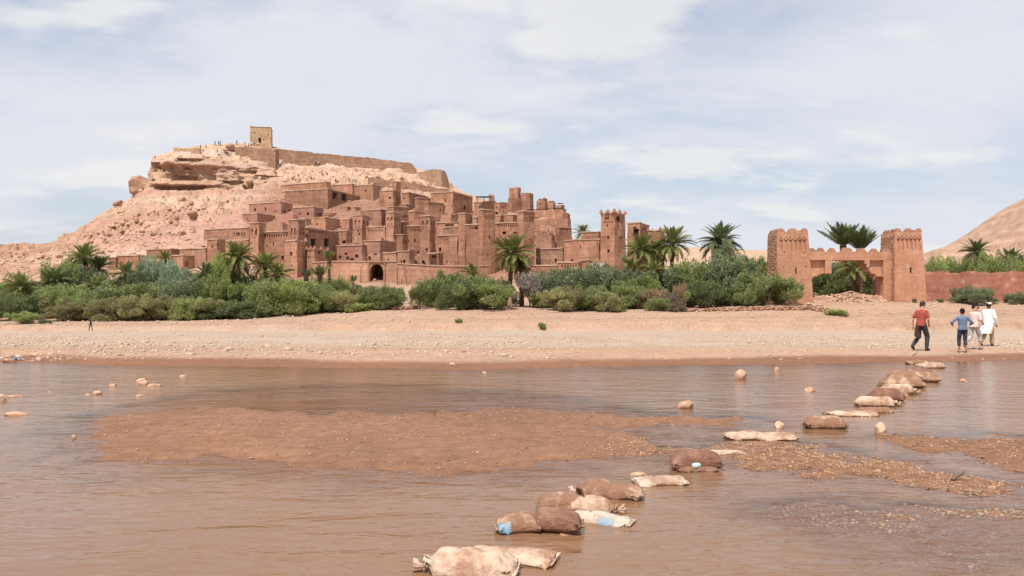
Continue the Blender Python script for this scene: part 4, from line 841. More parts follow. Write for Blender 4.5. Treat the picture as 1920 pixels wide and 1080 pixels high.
# --- river wall with the arched doorway
def long_wall(name, label, pts, zb_drop, mat, thick=0.8, arch=None, ragged=0.25, capped=True, cat='wall', gzf=None, step=1.5, amp=0.1):
    """wall through points (photo px, distance, top row); arch = (px, half width m, height m)"""
    root = empty(name, (0, 0, 0)); P3 = [W(a, c_, b_) for a, b_, c_ in pts]
    root.location = (P3[0].x, P3[0].y, 0); tag(root, label, cat); mb = MB(); cp = MB()
    for q in range(len(P3) - 1):
        A, B = P3[q], P3[q + 1]; L = math.hypot(B.x - A.x, B.y - A.y); ex = Vector(((B.x - A.x) / L, (B.y - A.y) / L, 0)); ey = Vector((-ex.y, ex.x, 0))
        zb = min(A.z, B.z) - zb_drop; ops = []; S = []
        def top(s): return A.z + (B.z - A.z) * s / L
        zmax = max(A.z, B.z)
        def pos(s, z, o, A=A, ex=ex, ey=ey, zb=zb, zmax=zmax, L=L, B=B):
            tp_ = A.z + (B.z - A.z) * s / L; zz_ = zb + (z - zb) * (tp_ - zb) / (zmax - zb); p_ = A + ex * s + ey * (o + (zz_ - zb) * 0.015); return Vector((p_.x - P3[0].x, p_.y - P3[0].y, zz_))
        if arch and q == arch[0]:
            ca, hw, z0, zs, zc = arch[1:]
            for k in range(10):
                a0, a1 = zs + (zc - zs) * k / 10, zs + (zc - zs) * (k + 1) / 10; f = ((a0 + a1) / 2 - zs) / (zc - zs); ww = hw * math.sqrt(max(0, 1 - f * f)) * (1.0 if f > 0 else 1); ops.append((ca - ww, ca + ww, a0, a1, 8.0))
            ops.append((ca - hw * 1.06, ca + hw * 1.06, z0, zs, 8.0)); ops.append((ca - hw * 1.25, ca + hw * 1.25, z0 - 1, z0, 0.0))
        S = breaks(0, L, step, [v for o in ops for v in o[:2]]); Zs = breaks(zb, zmax, step, [v for o in ops for v in o[2:4]])
        off = make_off(S, Zs, ops); cells(mb, pos, S, Zs, off)
        nS = len(S)
        for i in range(nS - 1):
            mb.quad(pos(S[i], zmax, 0), pos(S[i + 1], zmax, 0), pos(S[i + 1], zmax, thick), pos(S[i], zmax, thick))
            if not (ops and S[i + 1] > ops[-2][0] - 0.01 and S[i] < ops[-2][1] + 0.01): mb.quad(pos(S[i], zb, thick), pos(S[i + 1], zb, thick), pos(S[i + 1], zmax, thick), pos(S[i], zmax, thick))
            if capped:
                h = [random.uniform(0.10, 0.2) for _ in range(2)]
                for (o0, o1, za, zb_) in ((-0.14, thick + 0.1, 0.012, 0.17),):
                    c8 = [pos(S[i] if k < 2 else S[i + 1], zmax, (o0, o1)[k % 2]) + Vector((0, 0, za)) for k in range(4)]; t8 = [v + Vector((0, 0, zb_)) for v in c8]
                    cp.quad(c8[0], c8[2], t8[2], t8[0]); cp.quad(t8[0], t8[2], t8[3], t8[1]); cp.quad(c8[1], t8[1], t8[3], c8[3]); cp.quad(c8[0], c8[1], c8[3], c8[2])
        for s_ in (S[0], S[-1]): mb.quad(pos(s_, zb, 0), pos(s_, zmax, 0), pos(s_, zmax, thick), pos(s_, zb, thick))
    if ragged:
        V_ = np.array([v[:] for v in mb.v]); 
        for v in mb.v:
            pass
    mb.build('wall', mat, root, jitter=amp, jscale=0.5)
    if capped: cp.build('coping', M_cap, root, jitter=amp, jscale=0.5)
    return root
# doorway wall: px 586..744 at 150 m, doorway near px 705
Lw = (744 - 620) / F * 150
ca = (705.5 - 620) / F * 150; zg_ = W(0, 531.5, 150).z
long_wall('river_rampart', 'mud river wall pierced by the tall dark arched doorway', [(586, 151, 493), (620, 150, 491), (744, 150, 491)], 6.5, M_adobe2, arch=(1, ca, 1.22, zg_, zg_ + 2.35, zg_ + 3.65), capped=True)
long_wall('river_rampart', 'curving blank mud wall beside the path right of the doorway', [(745, 147, 495), (790, 146, 498), (850, 147, 500), (916, 150, 499)], 6.5, M_adobe2)
dw = empty('doorway_frame', W(705.5, 531.5, 149.6)); tag(dw, 'raised mud surround framing the arched doorway', 'doorway')
for sgn in (-1, 1): b_ = MB(); b_.box(sgn * 1.50 - 0.16, sgn * 1.50 + 0.16, 0.30, 0.45, -1.5, 3.95); b_.build('jamb', M_adobe2, dw, jitter=0.04)
b_ = MB(); b_.box(-1.70, 1.70, 0.28, 0.46, 3.96, 4.2); b_.build('lintel', M_adobe2, dw, jitter=0.04)
b_ = MB(); b_.box(-1.7, 2.0, -0.9, 0.2, -0.6, 0.06); b_.build('threshold', M_cap, dw, jitter=0.04)
# utility poles leaning at the wall
for (x0, y0, x1, y1, d_, lb) in ((676, 531, 677, 499, 148.5, 'thin wooden pole at the wall left of the arched doorway'), (745, 541, 745.5, 499, 145.6, 'upright thin pole at the wall corner by the path'), (765, 545, 758, 498, 145.0, 'leaning thin pole with pale tip against the curving wall')):
    a, b2 = W(x0, y0, d_), W(x1, y1, d_); e_ = empty('wooden_pole', a); tag(e_, lb, 'pole')
    q = b2 - a; m_ = MB(); m_.tube([Vector((0, 0, -0.8)), q * 0.5, q], [0.09, 0.08, 0.06], 7); m_.build('shaft', M_wood, e_); m_ = MB(); m_.ball(q, 0.11, 8); m_.build('tip', M_cap, e_)

# --- summit fort tower and ramparts
house('fort_tower', 'ruined tan fort tower alone on the hilltop', 468, 509, 512, 239, 271, win=[(487, 263, 5, 9.5), (504, 252, 2, 2.5), (476, 249, 3, 2)], d=283, mat=M_tan, cat='tower', group=None, cap=0.12, ragged=0, th=R(-12), L2=7.5, base=3.5, taper=0.06, capmat=M_rampart)
def ridge_wall(name, label, pts, mat, thick=1.0, drop=2.0):
    """rubble wall through (px, top row, bottom row, distance)"""
    root = empty(name, W(pts[0][0], pts[0][2], pts[0][3])); o0 = root.location.copy(); tag(root, label, 'wall'); mb = MB(); n_ = len(pts); L = []
    for q in range(n_ - 1):
        k_ = max(2, int(abs(pts[q + 1][0] - pts[q][0]) / 5))
        for k in range(k_ + (1 if q == n_ - 2 else 0)):
            f = k / k_; p_ = [pts[q][j] * (1 - f) + pts[q + 1][j] * f for j in range(4)]; jit = random.gauss(0, 0.6); L.append((W(p_[0], p_[1] + jit, p_[3]) - o0, W(p_[0], p_[2], p_[3]) - o0 - Vector((0, 0, drop))))
    off = Vector((0, thick, 0))
    for (t0, b0_), (t1, b1_) in zip(L[:-1], L[1:]):
        m0, m1 = (t0 + b0_) / 2, (t1 + b1_) / 2
        mb.quad(b0_, b1_, m1, m0); mb.quad(m0, m1, t1, t0); mb.quad(t0, t1, t1 + off, t0 + off); mb.quad(b0_ + off, t0 + off, t1 + off, b1_ + off)
    for t0, b0_ in (L[0], L[-1]): mb.quad(b0_, t0, t0 + off, b0_ + off)
    mb.build('wall', mat, root, jitter=0.25, jscale=0.5); return root
ridge_wall('rampart', 'broad rubble rampart bastion below the fort tower', [(440, 276, 284, 268), (462, 274, 291, 262), (490, 278, 301, 259), (517, 280, 307, 258), (522, 281, 300, 262)], M_rampart)
ridge_wall('rampart', 'long rubble rampart descending along the ridge', [(520, 279, 300, 266), (560, 283, 305, 265), (630, 290, 309, 267), (700, 297, 313, 268), (727, 300, 316, 268), (772, 307, 321, 267), (781, 319, 324, 266)], M_rampart)
ridge_wall('rampart', 'thin summit edge wall above the cliff', [(326, 277, 288, 262), (345, 279, 288, 261), (375, 278, 284, 262)], M_tan)
ridge_wall('rampart', 'short ruined wall stub at the end of the ridge', [(785, 323, 334, 262), (800, 320, 336, 260), (812, 317, 340, 258), (828, 318, 342, 257), (835, 322, 345, 259), (840, 340, 348, 262)], M_tan, 3.0)
ridge_wall('rampart', 'low stone terrace wall crossing the sunny slope', [(690, 332, 340, 250), (740, 339, 346, 249), (800, 348, 354, 247), (842, 356, 361, 246)], M_rampart)

# ================================================================== RIVER GATE AND RED WALL
GD = 100.0; mpp = GD / F
def gx(px): return (px - 960) * mpp
def gzz(py): return EYE + (HOR - py) * mpp
gate = empty('river_gate', (gx(1600), GD, gzz(568))); tag(gate, 'red mud gate with two crenellated towers and a broken lintel', 'gate'); go = gate.location
def gpos(yoff=0.0): return lambda s, z, o: Vector((s - go.x, yoff + o, z - go.z))
def gate_tower(l, r, lb_, rb_, depth, yoff, stone_left, niche, wins, pn):
    """front face from px l..r at the top and lb_..rb_ at the base"""
    zt, zb = gzz(434), gzz(575); xl, xr, xbl, xbr = gx(l), gx(r), gx(lb_), gx(rb_)
    def pf(s, z, o):     # s in 0..1
        f = (z - zb) / (zt - zb); a, b_ = xbl + (xl - xbl) * f, xbr + (xr - xbr) * f
        return Vector((a + (b_ - a) * s - go.x, yoff + o + 0.35 * f * (1 if o < depth / 2 else -1), z - go.z))
    wd_ = xr - xl; ops = []; panes = []
    for (cx, cy, w_, h_) in wins:
        c0 = (gx(cx) - xl) / wd_; ops.append((c0 - w_ * mpp / wd_ / 2, c0 + w_ * mpp / wd_ / 2, gzz(cy + h_ / 2), gzz(cy - h_ / 2), 0.4)); panes.append(ops[-1])
    n_, a, b_, y0, y1 = niche
    for k in range(n_):
        c0 = (a + (b_ - a) * (k + 0.5) / n_ - l) / (r - l); wv = (b_ - a) / n_ / (r - l)
        ops.append((c0 - wv * .30, c0 + wv * .30, gzz(y1), gzz(y0 + 6), 0.16)); ops.append((c0 - wv * .42, c0 - wv * .26, gzz(y0 + 8), gzz(y0 + 3), 0.2)); ops.append((c0 + wv * .26, c0 + wv * .42, gzz(y0 + 8), gzz(y0 + 3), 0.2)); ops.append((c0 - wv * .10, c0 + wv * .10, gzz(y0 + 3), gzz(y0), 0.2))
    tw = MB(); S = breaks(0, 1, 0.14, [v for q in ops for v in q[:2]]); Zs = breaks(zb, zt, 0.9, [v for q in ops for v in q[2:4]])
    cells(tw, pf, S, Zs, make_off(S, Zs, ops))
    Z2 = breaks(zb, zt, 0.9, [])
    for j in range(len(Z2) - 1):
        z0, z1 = Z2[j], Z2[j + 1]
        tw.quad(pf(1, z0, 0), pf(1, z0, depth), pf(1, z1, depth), pf(1, z1, 0)); tw.quad(pf(0, z0, depth), pf(0, z1, depth), pf(1, z1, depth), pf(1, z0, depth))
        tw.quad(pf(0, z0, 0), pf(0, z1, 0), pf(0, z1, depth), pf(0, z0, depth))
    tw.quad(pf(0, zt, 0), pf(1, zt, 0), pf(1, zt, depth), pf(0, zt, depth))
    t_ = tw.build('tower', M_gate, gate, jitter=0.025, jscale=0.8)
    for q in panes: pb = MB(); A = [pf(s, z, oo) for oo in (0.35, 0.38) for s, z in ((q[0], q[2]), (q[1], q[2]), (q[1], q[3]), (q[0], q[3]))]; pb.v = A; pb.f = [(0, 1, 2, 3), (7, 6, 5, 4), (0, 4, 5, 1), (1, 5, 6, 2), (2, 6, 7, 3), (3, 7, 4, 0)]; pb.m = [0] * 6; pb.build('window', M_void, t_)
    # merlons
    def merl(s0, s1, o0, o1, h, st):
        mb = MB(); zc = zt + 0.004
        A = pf(s0, zt, o0); B = pf(s1, zt, o1); x0, x1 = sorted((A.x, B.x)); y0, y1 = sorted((A.y, B.y)); y1 = max(y1, y0 + 0.3); x1 = max(x1, x0 + 0.3)
        mb.box(x0, x1, y0, y1, zc - go.z, zc + h - go.z)
        if st: dx, dy = (x1 - x0) * 0.22, (y1 - y0) * (0.22 if y1 - y0 > 0.5 else 0); mb.box(x0 + dx, x1 - dx, y0 + dy + 0.003, y1 - dy - 0.003, zc + h + 0.003 - go.z, zc + h + 0.16 - go.z)
        mb.build('merlon', M_gate, t_, jitter=0.03)
    for (a, b_) in ((0.0, 0.24), (0.37, 0.66), (0.80, 1.0)): merl(a, b_, 0.0, 0.34, 0.26, True)
    for k in range(3):
        o0 = 0.5 + k * (depth - 1.0) / 2.6; merl(0.0, 0.06, o0, o0 + 0.8, 0.24, True); merl(0.94, 1.0, o0, o0 + 0.8, 0.24, True)
    # rough stone facing on the left flank
    nst = 1800; r = np.random.default_rng(pn); zz_ = r.uniform(gzz(562), zt - 0.3, nst); oo = r.uniform(0.15, depth - 0.15, nst); pts = np.array([pf(0, z, o)[:] for z, o in zip(zz_, oo)])
    q = stones_mesh('stone_facing', pts, r.uniform(0.065, 0.12, nst), M_stone2, pn, 0.8); so_ = obj('stone_facing', q, t_); tag(so_, kind='stuff')
    return t_
gate_tower(1459, 1517, 1457, 1526, 4.4, 0.0, True, (6, 1463, 1513, 443, 472), [(1491, 508, 3, 11), (1470, 501, 2, 2), (1508, 500, 2, 2), (1472, 473, 2.2, 2), (1507, 473, 2, 2)], 501)
gate_tower(1680, 1731, 1678, 1739, 4.4, 0.0, True, (6, 1683, 1729, 441, 468), [(1707, 507, 3, 11), (1688, 489, 2, 2), (1688, 512, 2, 2), (1728, 486, 2, 2)], 502)
# lintel wall with stepped opening
S = [gx(v) for v in (1524, 1532, 1540, 1547, 1553, 1565, 1596, 1627, 1631, 1636, 1642, 1649, 1656, 1663, 1670, 1681)]
Zs = [gzz(v) for v in (575, 545, 522, 518, 515, 512, 508, 500, 494, 487, 485.5, 476, 471)]
def lint(i, j):
    s = 960 + (S[i] + S[i + 1]) / 2 / mpp; y = HOR - ((Zs[j] + Zs[j + 1]) / 2 - EYE) / mpp
    if y < 487:
        return 0.0
    if s < 1565:
        bot = 522 if s < 1532 else 519 if s < 1540 else 516 if s < 1547 else 513
        if y > bot: return None
        return 0.45 if (1526 < s < 1553 and y < 522) else 0.0
    if s < 1627: return None
    if s > 1665: return 0.0
    bot = 494 if s < 1631 else 500 if s < 1634 else 508 if s < 1640 else 512 if s < 1646 else 515 if s < 1652 else 518 if s < 1660 else 522
    if y > bot: return None
    return 0.4 if 1638 < s < 1664 and y < 516 else 0.0
mb = MB(); cells(mb, gpos(0.9), S, Zs, [[lint(i, j) for j in range(len(Zs) - 1)] for i in range(len(S) - 1)], thick=2.1)
lw = mb.build('lintel_wall', M_gate, gate, jitter=0.05, jscale=0.9)
for k, (a, b_, h) in enumerate(((1519, 1535, 0.25), (1539, 1551, 0.30), (1560, 1573, 0.28), (1584, 1604, 0.34), (1614, 1630, 0.28), (1640, 1652, 0.22), (1660, 1676, 0.3))):
    mb = MB(); zc = gzz(471) + 0.005 - go.z; mb.box(gx(a) - go.x, gx(b_) - go.x, 0.95, 1.5, zc, zc + h); mb.box(gx(a + 3) - go.x, gx(b_ - 3) - go.x, 0.96, 1.49, zc + h + 0.003, zc + h + 0.17); mb.build('merlon', M_gate, lw, jitter=0.04)
# rubble heap in the opening
n_ = 850; r = np.random.default_rng(503); s_ = r.uniform(1524, 1668, n_); hgt_ = np.interp(s_, [1524, 1545, 1580, 1610, 1640, 1668], [0.5, 0.9, 1.2, 1.25, 1.0, 0.9]); f_ = r.random(n_)
p_ = np.stack([gx(s_), GD + 0.3 + 1.1 * f_ + 0.3 * r.random(n_), gzz(569) + hgt_ * f_], 1)
rub = empty('rubble_heap', (gx(1596), GD + 0.5, gzz(569))); tag(rub, 'heap of loose red stones blocking the gate opening', 'rubble heap')
q = stones_mesh('stones', p_ - np.array(rub.location), r.uniform(0.10, 0.24, n_), M_stone, 504, 0.7); tag(obj('stones', q, rub), kind='stuff')
core = MB(); core.box(gx(1524) - rub.location.x, gx(1668) - rub.location.x, 0.5, 1.6, -0.6, 0.75, top=0.9); core.build('earth_core', M_stone2, rub, jitter=0.15)
lg = MB(); lg.tube([(-1.3, -0.2, 1.15), (0.2, 0.1, 1.5), (1.6, 0.2, 1.15)], [0.07, 0.09, 0.05], 6); lg.build('fallen_branch', M_cap, rub)
# ruined pier inside the opening
house('ruined_pier', 'ruined stone pier standing inside the gate opening', 1648, 1660, 1663, 516, 568, mat=M_stone2, cat='pier', group=None, d=104, cap=0, ragged=0.3, gzf=gz, base=0.5, th=R(27), L2=1.0)
# red wall running off from the gate
def gwall():
    root = empty('red_rampart', (gx(1739), GD + 0.8, gzz(568))); tag(root, 'long red rammed-earth wall joined to the gate tower', 'wall'); o0 = root.location; mb = MB()
    S_ = list(np.arange(gx(1736), gx(2250), 0.55)); zb_ = gzz(576)
    top = [gzz(511) + 0.16 * (1 if (k % 9) < 6 else 0) + 0.10 * float(vn(np.array([k * 0.7]), np.array([0.]), np.array([0.]), 77)[0]) for k in range(len(S_))]
    for k in range(len(S_) - 1):
        zt_ = top[k]; zl = np.linspace(zb_, zt_, 6)
        for j in range(5): mb.quad(Vector((S_[k] - o0.x, 0.02 * (5 - j) * -1, zl[j] - o0.z)), Vector((S_[k + 1] - o0.x, -0.02 * (5 - j), zl[j] - o0.z)), Vector((S_[k + 1] - o0.x, -0.02 * (4 - j), zl[j + 1] - o0.z)), Vector((S_[k] - o0.x, -0.02 * (4 - j), zl[j + 1] - o0.z)))
        a, b_ = S_[k] - o0.x, S_[k + 1] - o0.x
        mb.quad(Vector((a, 0, zt_ - o0.z)), Vector((b_, 0, zt_ - o0.z)), Vector((b_, 0.7, zt_ - o0.z)), Vector((a, 0.7, zt_ - o0.z))); mb.quad(Vector((a, 0.7, zb_ - o0.z)), Vector((a, 0.7, zt_ - o0.z)), Vector((b_, 0.7, zt_ - o0.z)), Vector((b_, 0.7, zb_ - o0.z)))
        if abs(top[k + 1] - zt_) > 0.01: mb.quad(Vector((b_, 0, zt_ - o0.z)), Vector((b_, 0.7, zt_ - o0.z)), Vector((b_, 0.7, top[k + 1] - o0.z)), Vector((b_, 0, top[k + 1] - o0.z)))
    mb.build('wall', M_redwall, root, jitter=0.06, jscale=0.9)
    n2 = 260; r = np.random.default_rng(61); x_ = r.uniform(gx(1660), gx(2000), n2); tag(obj('footing_stones', stones_mesh('footing_stones', np.stack([x_ - o0.x, -0.35 - 0.5 * r.random(n2), np.array([gz(x, GD + 0.2) for x in x_]) - o0.z + 0.05], 1), r.uniform(0.07, 0.2, n2), M_stone2, 62), root), kind='stuff')
gwall()
# dry-stone terrace edge before the gate
def stone_bank(name, label, pts, n_, h, smin, smax, seed, mat=M_stone2):
    r = np.random.default_rng(seed); t_ = r.random(n_) * (len(pts) - 1); k = t_.astype(int); f = (t_ - k)[:, None]; A = np.array([W(a, c_, b_)[:] for a, b_, c_ in pts]); p = A[k] * (1 - f) + A[k + 1] * f
    zb_ = ground_z(p[:, 0], p[:, 1]); hh_ = r.random(n_); p[:, 2] = zb_ + hh_ * h; p[:, 1] += r.normal(0, 0.25, n_) + hh_ * 0.3; root = empty(name, Vector(p.mean(0)) * 1.0); tag(root, label, 'stone wall')
    tag(obj('stones', stones_mesh('stones', p - p.mean(0), r.uniform(smin, smax, n_), mat, seed, 0.6), root), kind='stuff')
stone_bank('stone_terrace', 'low dry-stone terrace edge in front of the gate bushes', [(1290, 93.5, 570), (1380, 92, 572), (1470, 92, 572), (1530, 92, 572)], 500, 0.42, 0.08, 0.2, 65)
stone_bank('stone_terrace', 'collapsed corner of the terrace wall with undercut base', [(1515, 92, 570), (1540, 90.5, 580), (1552, 89, 590)], 260, 0.75, 0.1, 0.26, 66, M_stone)
stone_bank('stone_terrace', 'low rubble wall along the path below the doorway', [(735, 100, 570), (760, 100, 570), (782, 101, 570)], 160, 0.4, 0.1, 0.22, 67)

# ================================================================== PALMS
def frond_mesh(name, seed, a0, bend, mat, nleaf=30, lw_=0.21, thin=1.0):
    """one pinnate frond of unit length leaving the origin towards +X; a0 start elevation, bend total droop"""
    r = np.random.default_rng(seed); V_, F_ = [], []; pts = []; ang = a0; x = z = 0.0; n_ = 14
    for k in range(n_ + 1): pts.append((x, z, ang)); ang = a0 - bend * ((k + 1) / n_) ** 1.4; x += math.cos(ang) / n_; z += math.sin(ang) / n_
    def at_(t):
        k = min(n_ - 1, int(t * n_)); f = t * n_ - k; a, b_ = pts[k], pts[k + 1]; return np.array([a[0] + (b_[0] - a[0]) * f, 0, a[1] + (b_[1] - a[1]) * f]), a[2]
    for k in range(n_):        # rachis
        (x0, z0, a), (x1, z1, _) = pts[k], pts[k + 1]; w0, w1 = 0.014 * (1 - k / n_) + 0.003, 0.014 * (1 - (k + 1) / n_) + 0.003; i0 = len(V_)
        V_ += [(x0, -w0, z0), (x0, w0, z0), (x1, w1, z1), (x1, -w1, z1)]; F_ += [(i0, i0 + 1, i0 + 2), (i0, i0 + 2, i0 + 3)]
    for k in range(nleaf):
        t = 0.14 + 0.86 * (k + 0.5) / nleaf; p, an = at_(t)
        for sd in (-1, 1):
            ln = lw_ * (0.55 + 0.6 * math.sin(min(1, t * 1.15) * math.pi) ** 0.7) * r.uniform(0.85, 1.12) * (1.0 if t < 0.85 else 0.8)
            fw = 0.55 + 0.55 * t + r.normal(0, 0.06); up = 0.42 + r.normal(0, 0.12)
            dv = np.array([math.cos(an) * fw - math.sin(an) * up * 0.6, sd * 0.8, math.sin(an) * fw + math.cos(an) * up * 0.6]); dv /= np.linalg.norm(dv)
            tx = np.array([math.cos(an), 0, math.sin(an)]) * 0.016 * thin; i0 = len(V_); mid = p + dv * ln * 0.55
            tip = p + dv * ln - np.array([0, 0, 0.12 * ln])
            V_ += [p - tx, p + tx, mid + tx * 0.9, tip, mid - tx * 0.9]; F_ += [(i0, i0 + 1, i0 + 2), (i0, i0 + 2, i0 + 4), (i0 + 4, i0 + 2, i0 + 3)]
    return mk(name, np.array(V_), np.array(F_), mat, False)
FR = {}
for mn, mt in (('a', M_palm), ('b', M_palm2)):
    FR[mn] = [frond_mesh('frond', 600 + k, e, bnd, mt) for k, (e, bnd) in enumerate(((0.12, 0.55), (0.12, 0.85), (0.10, 1.15), (0.03, 0.22)))]
FR['dry'] = [frond_mesh('dry_frond', 620 + k, 0.0, 1.2 + 0.3 * k, M_palm_dead, 18, 0.2) for k in range(2)]
def palm(px, py, rpx, d, label, base_py=None, mn='a', nf=44, upright=0.0, dry=5, tr=0.26, lean=0.0, group=None, gzf=None, spread=None):
    """date palm: crown heart at photo (px, py) and distance d, fronds rpx photo pixels long, standing on the ground"""
    c = W(px, py, d); L = rpx / F * d * 1.12; x0 = c.x + lean; zg_ = (gzf or gz)(x0, d)
    root = empty('date_palm', (x0, d, zg_)); tag(root, label, 'palm tree', group); h = c.z - zg_; rr = random.Random(int(px * 7 + py))
    if h > 0.3:
        mb = MB(); nseg = max(4, int(h / 0.22)); pts, rad = [], []
        for k in range(nseg + 1):
            f = k / nseg; pts.append((-lean * f ** 1.5 + 0.03 * rr.uniform(-1, 1), 0.03 * rr.uniform(-1, 1), -0.4 + (h + 0.4) * f)); rad.append(tr * (1.15 - 0.25 * f) * (1.12 if k % 2 else 0.92))
        mb.tube(pts, rad, 9); mb.build('trunk', M_trunk, root)
    top = Vector((-lean, 0, h))
    hb = MB(); hb.ball(top - Vector((0, 0, 0.1)), tr * 1.5, 8, sc3=(1, 1, 1.5)); hb.build('crown_heart', M_trunk, root, jitter=0.06, jscale=5)
    for k in range(nf):
        f = (k + 0.5) / nf; el = (1.40 - f * (1.95 if upright == 0 else 0.85 - 0.25 * upright)) + rr.gauss(0, 0.1); az = k * 2.39996 + rr.uniform(-0.2, 0.2)
        if upright: el = max(el, 0.2 + 0.5 * upright)
        v = 3 if upright > 0.5 else (0 if el > 0.7 else 1 if el > 0.1 else 2)
        o = obj('frond', FR[mn][v], root); o.location = top + Vector((math.cos(az) * 0.12, math.sin(az) * 0.12, 0.05)); s = L * rr.uniform(0.82, 1.08) * (0.85 if el > 1.1 else 1.0); o.scale = (s, s, s)
        o.rotation_euler = (rr.uniform(-0.5, 0.5), -el, az)
    for k in range(dry):
        az = rr.uniform(0, 6.28); o = obj('dry_frond', FR['dry'][k % 2], root); o.location = top - Vector((0, 0, 0.2)); s = L * rr.uniform(0.6, 0.85); o.scale = (s, s, s); o.rotation_euler = (rr.uniform(-0.6, 0.6), 0.55 + rr.uniform(0, 0.4), az)
    return root
palm(960, 478, 41, 103, 'largest date palm with full rounded crown in front of the slotted kasbah', nf=64, dry=9, tr=0.30, lean=-0.35)
palm(977, 500, 27, 104.5, 'shorter twin palm leaning against the largest palm', nf=34, dry=3, tr=0.30, lean=0.1, mn='b')
palm(1350, 456, 41, 112, 'lone palm with star-like crown rising over the dark thicket', nf=60, dry=4, mn='b')
palm(1362, 484, 30, 114, 'lower palm tucked under the star-crowned palm', nf=34, dry=2, mn='b')
palm(1260, 460, 40, 112, 'tall palm with arching fronds right of the pinnacled house', nf=54, dry=4)
palm(1200, 472, 38, 110, 'dense yellow-green palm beside the pinnacled tower', nf=54, dry=5)
palm(1228, 478, 30, 114, 'palm between the yellow-green and the tall arching palm', nf=40, dry=2, mn='b')
palm(1186, 506, 28, 106, 'low bushy palm at the foot of the palm cluster by the tower', nf=36, dry=3)
palm(1225, 510, 26, 105, 'low palm sprout under the yellow-green palm', nf=30, dry=3)
palm(157, 486, 34, 112, 'tall palm with spiky crown before the bare slope', nf=50, dry=5)
palm(184, 505, 30, 113, 'shorter dark palm growing beside the spiky slope palm', nf=44, dry=3, mn='b')
palm(40, 540, 34, 103, 'low yellowish palm at the far edge of the thicket', nf=46, dry=6)
palm(102, 528, 31, 106, 'low palm among the bushes next to the yellowish palm', nf=42, dry=3, mn='b')
palm(182, 538, 28, 104, 'half-buried palm at the foot of the slope palms', nf=34, dry=5)
palm(238, 517, 30, 108, 'low palm in front of the slope-foot houses', nf=40, dry=4)
palm(310, 485, 18, 118, 'small palm top peeking over the blue-green tree', nf=30, dry=1)
palm(447, 484, 36, 108, 'palm with hanging dry skirt in front of the blank mud wall', nf=54, dry=12)
palm(497, 500, 30, 111, 'green palm between the skirted palm and niche-banded kasbah', nf=44, dry=3)
palm(520, 518, 30, 106, 'low spreading palm below the niche-banded kasbah', nf=40, dry=4)
palm(384, 515, 24, 106, 'thin low palm among dark bushes near the plain tower', nf=26, dry=2, mn='b')
palm(617, 489, 20, 118, 'young palm with upright brush crown on a bare trunk', nf=20, upright=0.9, dry=4, tr=0.22)
palm(574, 522, 20, 116, 'small upright palm sprout against the corner tower', nf=18, upright=0.8, dry=2, mn='b')
palm(600, 520, 24, 115, 'bluish upright palm sprout beside the brush-crowned palm', nf=24, upright=0.6, dry=3, mn='b')
palm(662, 530, 15, 116, 'tiny closed palm like a paintbrush left of the doorway', nf=14, upright=1.0, dry=0, tr=0.1, mn='b')
palm(886, 515, 24, 112, 'low palm top behind the round bushes by the curving wall', nf=34, dry=2)
palm(1092, 438, 19, 184, 'palm growing inside the village beside the ruin', nf=34, dry=0, gzf=lambda x, y: hill_z(960 + F * x / y, y))
palm(1581, 464, 46, 114, 'upright palm crown standing left behind the gate lintel', nf=34, upright=0.75, dry=3, mn='b', tr=0.34)
palm(1614, 472, 46, 112, 'upright palm crown standing right behind the gate lintel', nf=34, upright=0.7, dry=3, mn='b', tr=0.34)
palm(1603, 505, 36, 108, 'drooping yellow-green palm seen through the gate opening', nf=26, dry=8)
palm(1830, 474, 30, 118, 'star-crowned palm rising behind the red wall', nf=44, dry=3, mn='b')
palm(1893, 492, 30, 116, 'broad low palm behind the red wall near the desert hill', nf=44, dry=3, mn='b')
palm(1912, 497, 24, 120, 'smaller palm overlapping the broad low one behind the wall', nf=30, dry=1, mn='b')

